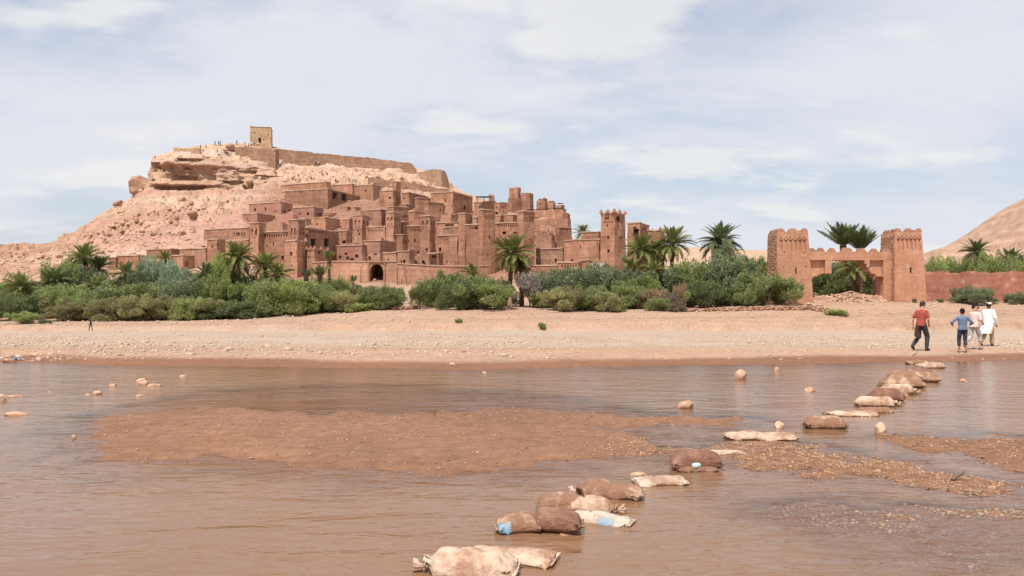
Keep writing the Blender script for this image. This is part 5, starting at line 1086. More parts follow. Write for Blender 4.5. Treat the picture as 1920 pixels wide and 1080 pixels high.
# ================================================================== BUSHES AND SMALL TREES
def crown_mesh(name, seed, mat, n_leaf=5200, n_lobe=16, leaf=0.045, upright=0.5, low=0.05, narrow=1.0):
    """foliage of a bush in a unit box (x, y -0.5..0.5, z 0..1): leaf sprays gathered on uneven lobes"""
    r = np.random.default_rng(seed); lob = []
    for k in range(n_lobe):
        a = r.random() * 6.283; rad = 0.40 * math.sqrt(r.random()); z = low + 0.10 + 0.62 * r.random() * (1 - 0.8 * rad); s = r.uniform(0.075, 0.155)
        lob.append((rad * math.cos(a), rad * math.sin(a), z, s))
    for k in range(n_lobe):
        a = r.random() * 6.283; rad = 0.40 * math.sqrt(r.random()); lob.append((rad * math.cos(a), rad * math.sin(a), low + 0.45 + 0.45 * r.random() * (1 - 1.1 * rad), r.uniform(0.05, 0.085)))
    lob = np.array(lob); tall = np.where(lob[:, 3] < 0.09, 2.3, 1.05); k = r.choice(len(lob), n_leaf, p=lob[:, 3] ** 1.7 / (lob[:, 3] ** 1.7).sum()); dv = r.normal(size=(n_leaf, 3)); dv /= np.linalg.norm(dv, axis=1)[:, None]
    rad = (0.55 + 0.55 * r.random(n_leaf) ** 0.6) * (1 + 0.5 * r.random(n_leaf) * (r.random(n_leaf) < 0.14)); P = lob[k, :3] + dv * (lob[k, 3] * rad)[:, None] * np.stack([0 * rad + 1, 0 * rad + 1, tall[k]], 1); P[:, 2] = np.maximum(P[:, 2], 0.01 + 0.03 * r.random(n_leaf))
    g_ = dv * 0.6 + np.array([0, 0, upright]) + r.normal(0, 0.35, (n_leaf, 3)); g_ /= np.linalg.norm(g_, axis=1)[:, None]
    sd = np.cross(g_, r.normal(size=(n_leaf, 3))); sd /= np.linalg.norm(sd, axis=1)[:, None] + 1e-9
    ln = (leaf * (0.6 + 0.9 * r.random(n_leaf)))[:, None]; wd_ = ln * 0.26 * narrow
    P[:, :2] *= 0.5 / np.percentile(np.abs(P[:, :2]), 98); P[:, 2] *= 0.97 / np.percentile(P[:, 2], 98.5)
    V_ = np.stack([P - g_ * ln * 0.5 - sd * wd_, P - g_ * ln * 0.3 + sd * wd_, P + g_ * ln * 0.9], 1).reshape(-1, 3)
    return mk(name, V_, np.arange(3 * n_leaf).reshape(-1, 3), mat, False)
def stem_mesh(name, seed, n_=9):
    r = random.Random(seed); mb = MB()
    for k in range(n_):
        a = r.uniform(0, 6.28); e = r.uniform(0.12, 0.36); h = r.uniform(0.45, 0.85); mb.tube([(0.04 * math.cos(a), 0.04 * math.sin(a), -0.05), (e * 0.5 * math.cos(a), e * 0.5 * math.sin(a), h * 0.5), (e * math.cos(a), e * math.sin(a), h)], [0.018, 0.012, 0.005], 5)
    return mb.mesh(name, M_wood)
CR = {}
for q, kk in enumerate(LEAF): CR[kk] = [crown_mesh('crown', 700 + 10 * q + v, LEAF[kk], 15000 if kk not in ('straw',) else 1500, 17 + 5 * v, 0.036 if kk != 'straw' else 0.16, 0.75 if kk not in ('pale',) else 0.3, 0.0 if v else 0.03, 1.0 if kk != 'straw' else 0.35) for v in range(3)]
ST = [stem_mesh('stems', 790 + k) for k in range(3)]
bc = [0]
def bush(px, base, wpx, top, d, kind, label, group=None, name='bush', cat='bush', trunk=0.0, wide=1.0):
    rr0 = random.Random(int(px * 11 + d)); x = (px - 960) / F * d; z0 = gz(x, d); zt = EYE + (HOR - top) / F * d; h = max(0.5, zt - z0) * ((1.06 if px < 480 else 1.0) * rr0.uniform(0.86, 1.12) if wide > 1 else 1.0); wm = wpx / F * d * 1.22 * wide; bc[0] += 1; rr = random.Random(bc[0] * 13 + 5)
    root = empty(name, (x, d, z0 - 0.05), rr.uniform(0, 6.28)); tag(root, label, cat, group); v = rr.randrange(3)
    cr = obj('crown', CR[kind][v], root); zb = trunk * h; cr.location = (0, 0, zb); cr.scale = (wm * rr.uniform(.95, 1.1), wm * rr.uniform(.8, 1.0), (h - zb) * 1.04)
    if trunk:
        mb = MB(); mb.tube([(0, 0, -0.3), (0.05, 0, zb * 0.6), (0, 0.05, zb + (h - zb) * 0.4)], [0.11, 0.085, 0.05], 7)
        for k in range(4): a = k * 1.6 + rr.random(); mb.tube([(0, 0, zb * 0.6), (0.2 * wm * math.cos(a), 0.2 * wm * math.sin(a), zb + (h - zb) * 0.45)], [0.06, 0.03], 5)
        mb.build('trunk', M_wood, root)
    else:
        s = obj('stems', ST[v], root); s.scale = (wm * 0.9, wm * 0.8, h * 0.9)
    return root
z1 = 'below the bare boulder slope'
def row(lst, d, lab, grp, kinds):
    for k, q in enumerate(lst):
        px, base, wpx, top = q[:4]; kd = q[4] if len(q) > 4 else kinds[k % len(kinds)]
        bush(px, base, wpx, top, d + random.uniform(-2.0, 1.8), kd, ('broad ' if wpx >= 70 else 'narrow ' if wpx <= 50 else '') + {'green': 'green', 'bright': 'bright green', 'dark': 'dark green', 'olive': 'olive-brown', 'grey': 'grey-green', 'blue': 'blue-green', 'pale': 'pale', 'purple': 'brownish', 'straw': 'straw'}[kd] + ' ' + lab, grp, wide=random.uniform(1.0, 1.35))
row([(22, 600, 48, 556, 'dark'), (125, 608, 62, 562), (168, 605, 62, 566), (215, 603, 62, 560), (265, 604, 62, 560), (310, 598, 60, 563), (352, 600, 58, 561), (400, 600, 62, 560), (442, 594, 66, 566, 'dark')], 97,
    'tamarisk bush in the front row below the bare boulder slope', 'front row tamarisks below the boulder slope', ['olive', 'olive', 'green', 'olive'])
row([(-5, 590, 60, 545), (70, 590, 56, 555, 'dark'), (110, 590, 64, 540), (150, 585, 66, 540), (200, 580, 76, 538), (250, 580, 72, 533), (300, 578, 78, 530), (345, 575, 66, 533), (385, 570, 70, 528, 'dark'), (425, 578, 62, 520, 'bright'), (470, 578, 76, 534)], 103,
    'tamarisk bush in the middle row below the slope-foot houses', 'middle row tamarisks below the slope-foot houses', ['green', 'grey', 'green'])
row([(5, 560, 60, 520), (70, 560, 50, 528), (122, 560, 50, 494, 'bright'), (150, 555, 50, 510, 'grey'), (215, 555, 50, 520), (265, 550, 60, 512), (288, 545, 62, 490, 'blue'), (322, 550, 50, 500, 'blue'), (345, 550, 54, 520), (395, 550, 60, 505), (420, 550, 58, 492, 'bright'), (405, 545, 40, 498, 'bright'), (470, 550, 60, 518)], 110,
    'tall tamarisk in the back row against the slope-foot houses', 'back row tamarisks against the slope-foot houses', ['green', 'dark', 'grey'])
row([(505, 582, 72, 524), (548, 584, 72, 528), (585, 586, 64, 536), (622, 582, 58, 542), (650, 580, 44, 548, 'olive'), (715, 580, 50, 543, 'green'), (694, 576, 36, 548, 'bright')], 101, 'tamarisk bush in front of the corner-towered kasbah', 'tamarisks in front of the corner-towered kasbah', ['green', 'bright', 'green'])
row([(490, 560, 60, 520), (540, 560, 60, 523), (590, 562, 50, 540), (635, 560, 40, 543), (560, 560, 60, 530)], 108, 'tamarisk bush behind, at the foot of the corner tower', 'tamarisks at the foot of the corner tower', ['bright', 'green'])
row([(600, 545, 44, 524), (632, 545, 40, 526), (655, 548, 30, 532), (690, 550, 40, 538), (735, 550, 30, 540)], 122, 'scrub bush growing at the foot of the doorway wall', 'scrub at the foot of the doorway wall', ['olive', 'green', 'grey'])
bush(42, 616, 44, 585, 88, 'green', 'small round bush alone on the sand by the walking figure'); bush(84, 612, 20, 600, 88, 'grey', 'tiny grey scrub next to the small round bush')
bush(787, 577, 34, 536, 100.5, 'green', 'small tree with bare trunk beside the sandy path', name='small_tree', cat='tree', trunk=0.42)
row([(815, 577, 62, 518), (850, 575, 60, 516), (925, 572, 54, 520), (945, 574, 40, 540, 'grey'), (890, 570, 70, 516)], 106, 'bush massed between the sandy path and the largest palm', 'bushes between the path and the largest palm', ['green', 'green', 'dark'])
row([(862, 580, 66, 533), (905, 580, 66, 530), (880, 580, 60, 526)], 99, 'dense round bush in front, left of the largest palm', 'dense round bushes left of the largest palm', ['dark', 'green'])
bush(993, 570, 46, 513, 102, 'pale', 'whitish blossoming shrub right of the largest palm', trunk=0.25)
bush(1012, 570, 34, 545, 101, 'bright', 'yellow-green weeds under the whitish shrub')
row([(1042, 583, 56, 543), (1078, 585, 60, 540), (1112, 585, 62, 540), (1138, 584, 44, 552)], 97, 'tamarisk bush in the front row below the long plain wall', 'front tamarisks below the long plain wall', ['olive', 'olive', 'green'])
bush(1157, 584, 28, 568, 95, 'green', 'small low bush at the end of the olive tamarisks'); bush(1235, 586, 40, 560, 94.5, 'green', 'small green bush below the figure in blue'); bush(1270, 590, 30, 566, 93.5, 'purple', 'small brown-purple bush beside the green one'); bush(1257, 580, 44, 552, 96.5, 'purple', 'reddish dry bush behind the two small bushes')
row([(1045, 560, 60, 512), (1075, 560, 60, 508), (1110, 560, 62, 506), (1145, 562, 66, 512), (1175, 565, 60, 520), (1190, 570, 56, 528, 'bright')], 104, 'tamarisk in the thicket below the pinnacled tower', 'thicket below the pinnacled tower', ['grey', 'green', 'grey'])
row([(1215, 560, 70, 510), (1250, 560, 74, 505), (1290, 555, 80, 498), (1330, 555, 80, 494), (1370, 555, 80, 490), (1405, 555, 70, 492), (1430, 555, 60, 496), (1310, 540, 70, 486), (1280, 545, 60, 490), (1365, 545, 70, 484), (1410, 545, 50, 484)], 107, 'tall tamarisk in the thicket between pinnacled tower and gate', 'thicket between the pinnacled tower and gate', ['grey', 'dark', 'green'])
row([(1165, 575, 56, 532), (1205, 575, 46, 538), (1300, 572, 40, 545), (1370, 572, 50, 535)], 100, 'tamarisk at the front edge of the gate thicket', 'front edge of the gate thicket', ['green', 'dark'])
bush(1325, 573, 70, 529, 98, 'dark', 'big round dark bush standing forward of the thicket'); bush(1437, 572, 100, 517, 97, 'green', 'wide green bush covering the foot of the left gate tower'); bush(1405, 572, 44, 540, 96.5, 'green', 'bush beside the wide one at the gate tower foot')
for q in ((1212, 568, 40, 546), (1238, 566, 30, 545), (1275, 562, 26, 535), (1392, 568, 34, 548)): bush(q[0], q[1], q[2], q[3], 98.5, 'straw', 'clump of dry straw-coloured reeds in the thicket edge', 'dry reed clumps', 'reed_clump', 'reeds')
row([(1545, 555, 50, 505), (1572, 555, 48, 496), (1630, 555, 48, 494), (1652, 555, 40, 510), (1600, 555, 54, 492)], 116, 'dark bush seen through the gate opening', 'bushes behind the gate opening', ['dark', 'green'])
row([(1745, 515, 34, 490), (1770, 515, 44, 488), (1800, 515, 44, 490), (1850, 515, 50, 488), (1880, 515, 40, 492), (1945, 515, 60, 488)], 112, 'bush showing above the red wall', 'bushes above the red wall', ['green', 'bright'])
bush(1822, 573, 62, 540, 96.5, 'grey', 'rounded grey-olive bush against the red wall'); bush(1912, 574, 46, 549, 96, 'grey', 'smaller grey-olive bush by the red wall near the robed man')
bush(860, 616, 13, 607, 83.5, 'bright', 'tiny green weed tuft at the gravel edge below the round bushes'); bush(1016, 618, 14, 605, 82.5, 'green', 'small dark green weed at the gravel edge below the largest palm'); bush(1568, 588, 34, 580, 88, 'bright', 'thin green grass clump before the gate')
bush(670, 582, 44, 568, 98.5, 'bright', 'low patch of bright reeds left of the path')
bush(1715, 572, 8, 567, 97, 'dark', 'tiny dark weed near the gate tower foot'); bush(1763, 570, 9, 564, 98, 'dark', 'tiny dark weed at the red wall foot')
# splintered palm stump
sp = empty('palm_stump', (W(956, 0, 100).x, 100.2, gz(W(956, 0, 100).x, 100.2))); tag(sp, 'pale splintered palm stump at the foot of the largest palm', 'stump')
for k in range(7): mb = MB(); a = k * 0.9; mb.tube([(0.24 * math.cos(a), 0.2 * math.sin(a), -0.2), (0.2 * math.cos(a), 0.17 * math.sin(a), 0.9), (0.1 * math.cos(a), 0.1 * math.sin(a), 1.3 + 0.12 * k)], [0.11, 0.1, 0.02], 6); mb.build('splinter', M_stone, sp)

# ================================================================== SANDBAGS IN THE RIVER
def sackmat(name, mud, cloth, lo, hi, rough=0.75):
    m, t, b = newmat(name); n = t.nodes; l = t.links; tc_ = n.new('ShaderNodeTexCoord'); oi = n.new('ShaderNodeObjectInfo')
    ad = n.new('ShaderNodeVectorMath'); ad.operation = 'ADD'; l.new(tc_.outputs['Object'], ad.inputs[0]); l.new(oi.outputs['Random'], ad.inputs[1])
    x = n.new('ShaderNodeTexNoise'); x.inputs['Scale'].default_value = 4.5; x.inputs['Detail'].default_value = 10; x.inputs['Roughness'].default_value = 0.68; l.new(ad.outputs[0], x.inputs['Vector'])
    mr = n.new('ShaderNodeMapRange'); mr.inputs[1].default_value = lo; mr.inputs[2].default_value = hi; l.new(x.outputs[0], mr.inputs[0])
    mx = n.new('ShaderNodeMix'); mx.data_type = 'RGBA'; l.new(mr.outputs[0], mx.inputs[0]); mx.inputs[6].default_value = rgba(mud); mx.inputs[7].default_value = rgba(cloth); l.new(mx.outputs[2], b.inputs['Base Color'])
    b.inputs['Roughness'].default_value = rough; b.inputs['Specular IOR Level'].default_value = 0.25
    wv = n.new('ShaderNodeTexNoise'); wv.inputs['Scale'].default_value = 38; wv.inputs['Detail'].default_value = 4; l.new(tc_.outputs['Object'], wv.inputs['Vector'])
    bp_ = n.new('ShaderNodeBump'); bp_.inputs['Strength'].default_value = 0.7; bp_.inputs['Distance'].default_value = 0.015; l.new(wv.outputs[0], bp_.inputs['Height'])
    mpv = n.new('ShaderNodeMapping'); mpv.inputs['Scale'].default_value = (3.0, 11.0, 9.0); l.new(ad.outputs[0], mpv.inputs[0]); fo = n.new('ShaderNodeTexNoise'); fo.inputs['Scale'].default_value = 1.6; fo.inputs['Detail'].default_value = 3; fo.inputs['Distortion'].default_value = 1.2; l.new(mpv.outputs[0], fo.inputs['Vector'])
    b3 = n.new('ShaderNodeBump'); b3.inputs['Strength'].default_value = 0.45; b3.inputs['Distance'].default_value = 0.035; l.new(fo.outputs[0], b3.inputs['Height']); l.new(bp_.outputs[0], b3.inputs['Normal']); l.new(b3.outputs[0], b.inputs['Normal']); return m
MS = {'pale': sackmat('sack_pale_muddy', (0.33, 0.185, 0.115), (0.56, 0.41, 0.305), 0.42, 0.58), 'mud': sackmat('sack_mud_covered', (0.25, 0.130, 0.078), (0.46, 0.32, 0.225), 0.48, 0.62), 'dark': sackmat('sack_wet_dark', (0.190, 0.090, 0.056), (0.33, 0.180, 0.115), 0.45, 0.66, 0.5),
      'white': sackmat('sack_white_plastic', (0.35, 0.215, 0.140), (0.53, 0.435, 0.350), 0.40, 0.56), 'sub': sackmat('sack_silted', (0.34, 0.185, 0.11), (0.46, 0.28, 0.175), 0.4, 0.6, 0.5)}
M_blue = sackmat('blue_print', (0.40, 0.28, 0.20), (0.23, 0.37, 0.47), 0.42, 0.54); M_twine = plain('twine', (0.30, 0.22, 0.15), 0.9)
def sack(px0, px1, yt, yb, kind, label, yaw=0.0, tie='', blue=None, hk=1.0, wk=0.5, sink=0.015, dip=0.0, tilt=0.0, zoff=0.0):
    df = F * EYE / (yb - HOR); L0 = (px1 - px0) / F * df * 1.04; wd_ = max(0.22, min(0.62, L0 * wk)); dc = df + wd_ * 0.5; L = (px1 - px0) / F * dc * 1.02
    ext = (yb - yt) / F * dc; ht = max(0.075, min(0.32, ext - wd_ * 0.72 * EYE / dc)) * hk * 0.80
    x = ((px0 + px1) / 2 - 960) / F * dc; rr = random.Random(int(px0 * 3 + yt)); sd_ = int(px0) % 97
    root = empty('sandbag', (x, dc, -sink + zoff), R(yaw)); tag(root, label, 'sandbag', 'sandbags laid as stepping stones'); nu_, nv_ = 44, 30; V_ = np.zeros((nu_ + 1, nv_, 3)); 
    u_ = np.linspace(-1, 1, nu_ + 1)[:, None]; an = (np.arange(nv_) / nv_ * 2 * math.pi)[None, :]; au = np.abs(u_)
    pw = np.clip(1 - au ** 14, 0, 1) ** 0.25 * (0.90 + 0.14 * au ** 3); ph = np.clip(1 - au ** 3.4, 0, 1) ** 0.62
    ea = np.sign(np.cos(an)) * np.abs(np.cos(an)) ** 0.8; eb = np.sign(np.sin(an)) * np.abs(np.sin(an)) ** 1.25
    for side, sg in (('L', -1), ('R', 1)):
        if side in tie: f = sstep(0.62, 0.93, sg * u_); pw = pw * (1 - f) + f * 0.16 * (1 + 0 * pw); ph = ph * (1 - f) + f * 0.30
    xx = u_ * L / 2 + 0 * an; yy = ea * pw * wd_ / 2; zz_ = np.where(eb > 0, eb * ph * ht, eb * ph * ht * 0.35)
    q = fbm(xx * 3.1 + sd_, yy * 3.1, zz_ * 3, 4, sd_); wr = np.sin(an * 9 + 5 * q) * 0.010 * sstep(0.5, 0.95, au) + 0.006 * np.abs(vn(xx * 9 + sd_, yy * 5, zz_ * 5, sd_ + 7)) - 0.010 * sstep(0.80, 1.0, 1 - np.abs(vn(xx * 6 + 3, yy * 6 + sd_, zz_ * 6, sd_ + 8)))
    k_ = 1 + 0.24 * q; zz_ = zz_ * k_ + wr * 1.6 + dip * -(np.exp(-((u_ - 0.12) / 0.22) ** 2)) * ht + tilt * u_ * ht; yy = yy * (1 + 0.10 * vn(xx * 4 + sd_, 0 * xx, 0 * xx, sd_ + 3)) + wr + 0.06 * wd_ * np.sin(u_ * 3.1 + sd_)
    zz_ = zz_ + 0.02 * au ** 6 * (1 + 0 * an)
    V_ = np.stack([xx, yy, zz_], -1).reshape(-1, 3); i_ = np.arange(nu_ * nv_).reshape(nu_, nv_); Fc_ = np.stack([i_, np.roll(i_, -1, 1), np.roll(i_, -1, 1) + nv_, i_ + nv_], -1).reshape(-1, 4)
    me_ = mk('sack', V_, Fc_, MS[kind], True)
    if blue:
        me_.materials.append(M_blue); mi = np.zeros((nu_, nv_), np.int32); um = (u_[:-1, 0] + u_[1:, 0]) / 2; am = (an[0] + math.pi / nv_) % (2 * math.pi); mi[(um[:, None] > blue[0]) & (um[:, None] < blue[1]) & ((am[None] > blue[2]) & (am[None] < blue[3]))] = 1
        me_.polygons.foreach_set('material_index', mi.ravel())
    sk_ = obj('sack', me_, root); sk_.location = (0, 0, ht * 0.30)
    for side, sg in (('L', -1), ('R', 1)):
        cap_x = sg * L / 2
        if side in tie:       # gathered neck: ruffled tuft and twine
            mb = MB()
            for k in range(9): a = k * 0.7; mb.tube([(cap_x - sg * 0.03, 0, ht * 0.3), (cap_x + sg * 0.03, 0.02 * math.cos(a), ht * 0.3 + 0.02 * math.sin(a)), (cap_x + sg * rr.uniform(0.05, 0.075), 0.05 * math.cos(a), ht * 0.3 + 0.045 * math.sin(a) + 0.01)], [0.018, 0.010, 0.008], 6)
            mb.build('tied_neck', MS['pale' if kind != 'dark' else 'mud'], root, smooth=True)
            mb = MB(); ring = [(cap_x - sg * 0.015, 0.036 * math.cos(a), ht * 0.3 + 0.036 * math.sin(a)) for a in np.linspace(0, 6.28, 13)]; mb.tube(ring, [0.008] * 13, 5); mb.build('twine', M_twine, root)
        else:
            mb = MB(); fs = np.linspace(-1, 1, 13); jt = [rr.uniform(-1, 1) for _ in fs]
            for q_ in range(12):
                y0, y1 = wd_ * 0.43 * fs[q_], wd_ * 0.43 * fs[q_ + 1]; z0, z1 = ht * 0.30 + 0.018 + 0.006 * jt[q_], ht * 0.30 + 0.018 + 0.006 * jt[q_ + 1]; xa, xb_, xc = cap_x - sg * 0.02, cap_x + sg * (0.012 + 0.007 * jt[q_]), cap_x + sg * (0.012 + 0.007 * jt[q_ + 1])
                mb.quad(Vector((xa, y0, z0)), Vector((xb_, y0, z0 + 0.004)), Vector((xc, y1, z1 + 0.004)), Vector((xa, y1, z1))); mb.quad(Vector((xa, y0, z0 - 0.01)), Vector((xa, y1, z1 - 0.01)), Vector((xc, y1, z1 - 0.004)), Vector((xb_, y0, z0 - 0.004)))
            mb.build('seam', MS[kind], root)
    return root
sack(793, 968, 1027, 1092, 'pale', 'plump pale sandbag with knotted white neck, first of the crossing', yaw=-8, tie='L', wk=0.55, hk=1.15)
sack(880, 1040, 1020, 1062, 'pale', 'flat pale sandbag lying against the knotted one', yaw=-14, wk=0.5)
sack(931, 1012, 956, 1002, 'mud', 'muddy sandbag with sky-blue printed end', yaw=8, blue=(-1.1, -0.42, 2.3, 3.9), wk=0.7)
sack(992, 1090, 955, 1003, 'dark', 'wet dark brown sandbag with gathered neck beside the blue-ended one', yaw=-6, tie='L', wk=0.6, sink=0.0, hk=1.1)
sack(968, 1054, 994, 1026, 'sub', 'half-sunken silty sandbag under the dark brown one', yaw=4, sink=0.075, hk=0.9)
sack(1046, 1090, 984, 1008, 'sub', 'small half-sunken sandbag corner behind the silty one', yaw=18, sink=0.06)
sack(1070, 1184, 948, 984, 'white', 'flattened white and blue plastic sack trailing in the water', yaw=-22, blue=(-0.05, 0.55, 2.1, 3.7), hk=0.8, wk=0.35, sink=0.03)
sack(1010, 1098, 920, 962, 'mud', 'humped muddy sandbag with pointed corner', yaw=6, wk=0.6)
sack(1070, 1156, 926, 966, 'pale', 'pale sandbag with wrinkled gathered end next to the humped one', yaw=-8, tie='R', wk=0.6)
sack(1082, 1204, 893, 938, 'mud', 'long muddy sandbag with white seam and tufted corner', yaw=-12, tie='L', wk=0.5, dip=0.2)
sack(1160, 1240, 927, 946, 'sub', 'yellowish sandbag just under the water surface', yaw=-4, sink=0.09)
sack(1190, 1284, 886, 912, 'white', 'pale flat sandbag with muddy top before the dark rolled sack', yaw=4, wk=0.55, hk=0.9)
sack(1258, 1352, 849, 884, 'dark', 'dark rolled brown sack lying on the pebble spit', yaw=-3, wk=0.42, sink=0.0, hk=1.25)
sack(1268, 1342, 866, 886, 'dark', 'lower dark sack squeezed under the rolled one', yaw=3, wk=0.3, sink=0.02)
sack(1300, 1392, 840, 853, 'white', 'thin white plastic sheet behind the dark rolled sack', yaw=-5, hk=0.6, wk=0.35, sink=0.02)
sack(1362, 1490, 804, 826, 'pale', 'long sagging pale sandbag in mid-stream', yaw=-3, dip=0.35, wk=0.4)
sack(1508, 1584, 779, 805, 'mud', 'broad brown sandbag with pebbles at its foot in mid-stream', yaw=0, wk=0.5, hk=1.1)
sack(1552, 1640, 767, 781, 'pale', 'low flat sandbag with ragged end near the stacked crossing', yaw=-4, tie='L', wk=0.5)
sack(1614, 1672, 761, 775, 'mud', 'low wet sandbag behind the ragged flat one', yaw=5, wk=0.5)
sack(1606, 1680, 744, 763, 'pale', 'long pale sandbag at the near end of the stacked crossing', yaw=-7, tie='R', wk=0.45, hk=1.2)
sack(1626, 1694, 729, 753, 'dark', 'dark folded sandbag resting on the stacked crossing', yaw=8, tie='L', wk=0.5, hk=1.15)
sack(1654, 1716, 722, 740, 'pale', 'pale sandbag with knobbed tip behind the dark folded one', yaw=-12, tie='R', wk=0.5, hk=1.2)
sack(1652, 1728, 708, 728, 'mud', 'broad brown sandbag with open dark mouth in the crossing', yaw=-10, tie='L', wk=0.55, hk=1.25)
sack(1668, 1756, 698, 717, 'mud', 'long muddy sandbag toward the far shore', yaw=-14, wk=0.5, hk=1.25)
sack(1694, 1744, 690, 703, 'dark', 'short dark sandbag near the far shore', yaw=-10, tie='L', wk=0.5, hk=1.2)
sack(1720, 1768, 678, 691, 'pale', 'pale sandbag at the far shore end of the crossing', yaw=-6, wk=0.5)
sack(1700, 1738, 674, 683, 'mud', 'last muddy sandbag half on the far shore', yaw=-10, wk=0.5)
# ------------------------------------------------------------------ rocks in the river
RV = [rock_mesh('rock', 830 + k, M_river_rock, 3, 0.55, ((1, .8, .6), (1, .85, .8), (.9, .9, .75))[k % 3]) for k in range(6)]
def rock(px, yb, wpx, hpx, label, k=0, rz=None, sink=0.3, group=None):
    d = F * EYE / (yb - HOR); r = wpx / F * d / 2 * 1.05; h = max(0.03, hpx / F * d - r * 0.5 * EYE / d); x = (px - 960) / F * (d + r * 0.6); o = obj('rock', RV[k % 6]); zb = max(gz(x, d + r * 0.6), -0.03) if d < 24 else gz(x, d)
    o.scale = (r, r * 0.9, h * 0.95); o.location = (x, d + r * 0.6, zb + h * 0.30); o.rotation_euler = (0, 0, rz if rz is not None else random.uniform(0, 6)); tag(o, label, 'rock', group)
rock(1286, 766, 31, 19, 'round loaf-shaped rock standing alone in mid-stream', 4, 0.3); rock(1390, 712, 27, 21, 'pointed pyramid-like rock near the far shore', 1, 0.5); rock(1457, 695, 12, 9, 'small dark rock at the wet far shore', 2); rock(1517, 734, 22, 13, 'wedge rock between pyramid rock and crossing', 0, 0.2)
rock(1462, 802, 25, 16, 'brown rounded rock behind the sagging sandbag', 4); rock(1650, 812, 28, 24, 'tall tan rock right of the mid-stream sandbags', 1); rock(1806, 716, 20, 10, 'small reddish rock right of the crossing', 0); rock(1197, 893, 34, 15, 'orange-brown stone beside the pale flat sandbag', 3, 0.1)
rock(212, 724, 19, 9, 'small pale rock near the far-left rock cluster', 0); rock(268, 722, 26, 12, 'pale rounded rock of the shallow cluster', 4); rock(290, 724, 30, 9, 'low reddish rock of the shallow cluster', 0); rock(266, 714, 22, 8, 'flat tan rock at the back of the shallow cluster', 3)
rock(183, 740, 18, 10, 'reddish rock with foam beside it', 1); rock(164, 740, 14, 5, 'low stone beside the foamy reddish rock', 3); rock(344, 706, 17, 7, 'small pale rock near the dark wet shore', 0); rock(26, 780, 46, 13, 'long low orange rock in the near shallows', 3, 0.0); rock(2, 752, 24, 16, 'dark broken rock at the edge of the riffle', 2); rock(24, 745, 32, 8, 'flat rock behind the dark broken one', 3)
rock(91, 735, 14, 5, 'tiny low rock on the riffle line', 0); rock(262, 742, 18, 6, 'submerged dark rock by the mud bar', 3); rock(908, 700, 11, 6, 'small rock at the wet far shore edge', 2); rock(848, 689, 16, 8, 'flat stone on the far shore mud', 0); rock(138, 823, 9, 7, 'tiny white stone off the mud bar tip', 2); rock(14, 679, 24, 8, 'flat tan rock on the far shore by the blue litter', 3); rock(64, 672, 18, 7, 'tan rock on the far shore left of the dark mud', 0)
rock(1405, 640, 10, 4, 'pale stone on the gravel plain', 2)
for k, (x, y) in enumerate(((1725, 722), (1712, 731), (1699, 741), (1690, 749), (1735, 712))): rock(x, y, 9, 6, 'small cobble wedged along the stacked sandbags', k, group='cobbles wedged along the crossing')
# ------------------------------------------------------------------ litter
M_pet = plain('clear_plastic', (0.50, 0.60, 0.64), 0.15, 0.1); M_litter = plain('blue_litter_plastic', (0.08, 0.30, 0.55), 0.5, 0.5, 15); M_litter2 = plain('dark_blue_cap', (0.03, 0.06, 0.35), 0.5)
x, y = on_level(1305, 881); bt = empty('plastic_bottle', (x, y - 0.06, 0.03), 0.7); tag(bt, 'clear plastic bottle washed against the dark rolled sack', 'bottle')
mb = MB(); mb.tube([(-.07, 0, 0.03), (-.06, 0, 0.03), (.05, 0, .03), (.075, 0, .03), (.09, 0, .03)], [.005, .03, .03, .014, .012], 12); mb.build('bottle_body', M_pet, bt, smooth=True); mb = MB(); mb.tube([(.09, 0, .03), (.103, 0, .03)], [.014, .014], 10); mb.build('cap', M_litter2, bt)
def litter(px, py, w_, name, label, m, seed):
    x, y = on_level(px, py); r = random.Random(seed); mb = MB(); n_ = 10; s = w_ / F * y
    for i in range(n_):
        for j in range(4): a = [Vector((s * ((i + p) / n_ - 0.5), s * 0.35 * ((j + q_) / 4 - 0.5), 0.03 + 0.05 * s * math.sin((i + p) * 1.7 + seed) * math.cos((j + q_) * 1.9) + 0.03)) for p, q_ in ((0, 0), (1, 0), (1, 1), (0, 1))]; mb.quad(*a); 
    o = mb.build(name, m); o.location = (x, y, max(0, gz(x, y))); tag(o, label, 'litter')
litter(30, 677, 22, 'plastic_sheet', 'crumpled blue plastic at the far shore water edge', M_litter, 3); litter(1428, 853, 9, 'plastic_scrap', 'tiny dark blue scrap on the pebble spit', M_litter2, 5)
for k, (px, py, ln, lb) in enumerate(((1716, 671, 10, 'short dark stick on the wet shore by the man in red'), (1800, 905, 30, 'thin dark twig on the pebble spit'))):
    x, y = on_level(px, py); L = ln / F * y; e_ = empty('stick', (x, y, max(0, gz(x, y)))); tag(e_, lb, 'stick'); mb = MB(); mb.tube([(-L / 2, 0, 0.01), (0, 0.03, 0.05), (L / 2, 0.05, 0.08)], [0.015, 0.018, 0.008], 6); mb.build('branch', M_wood, e_)

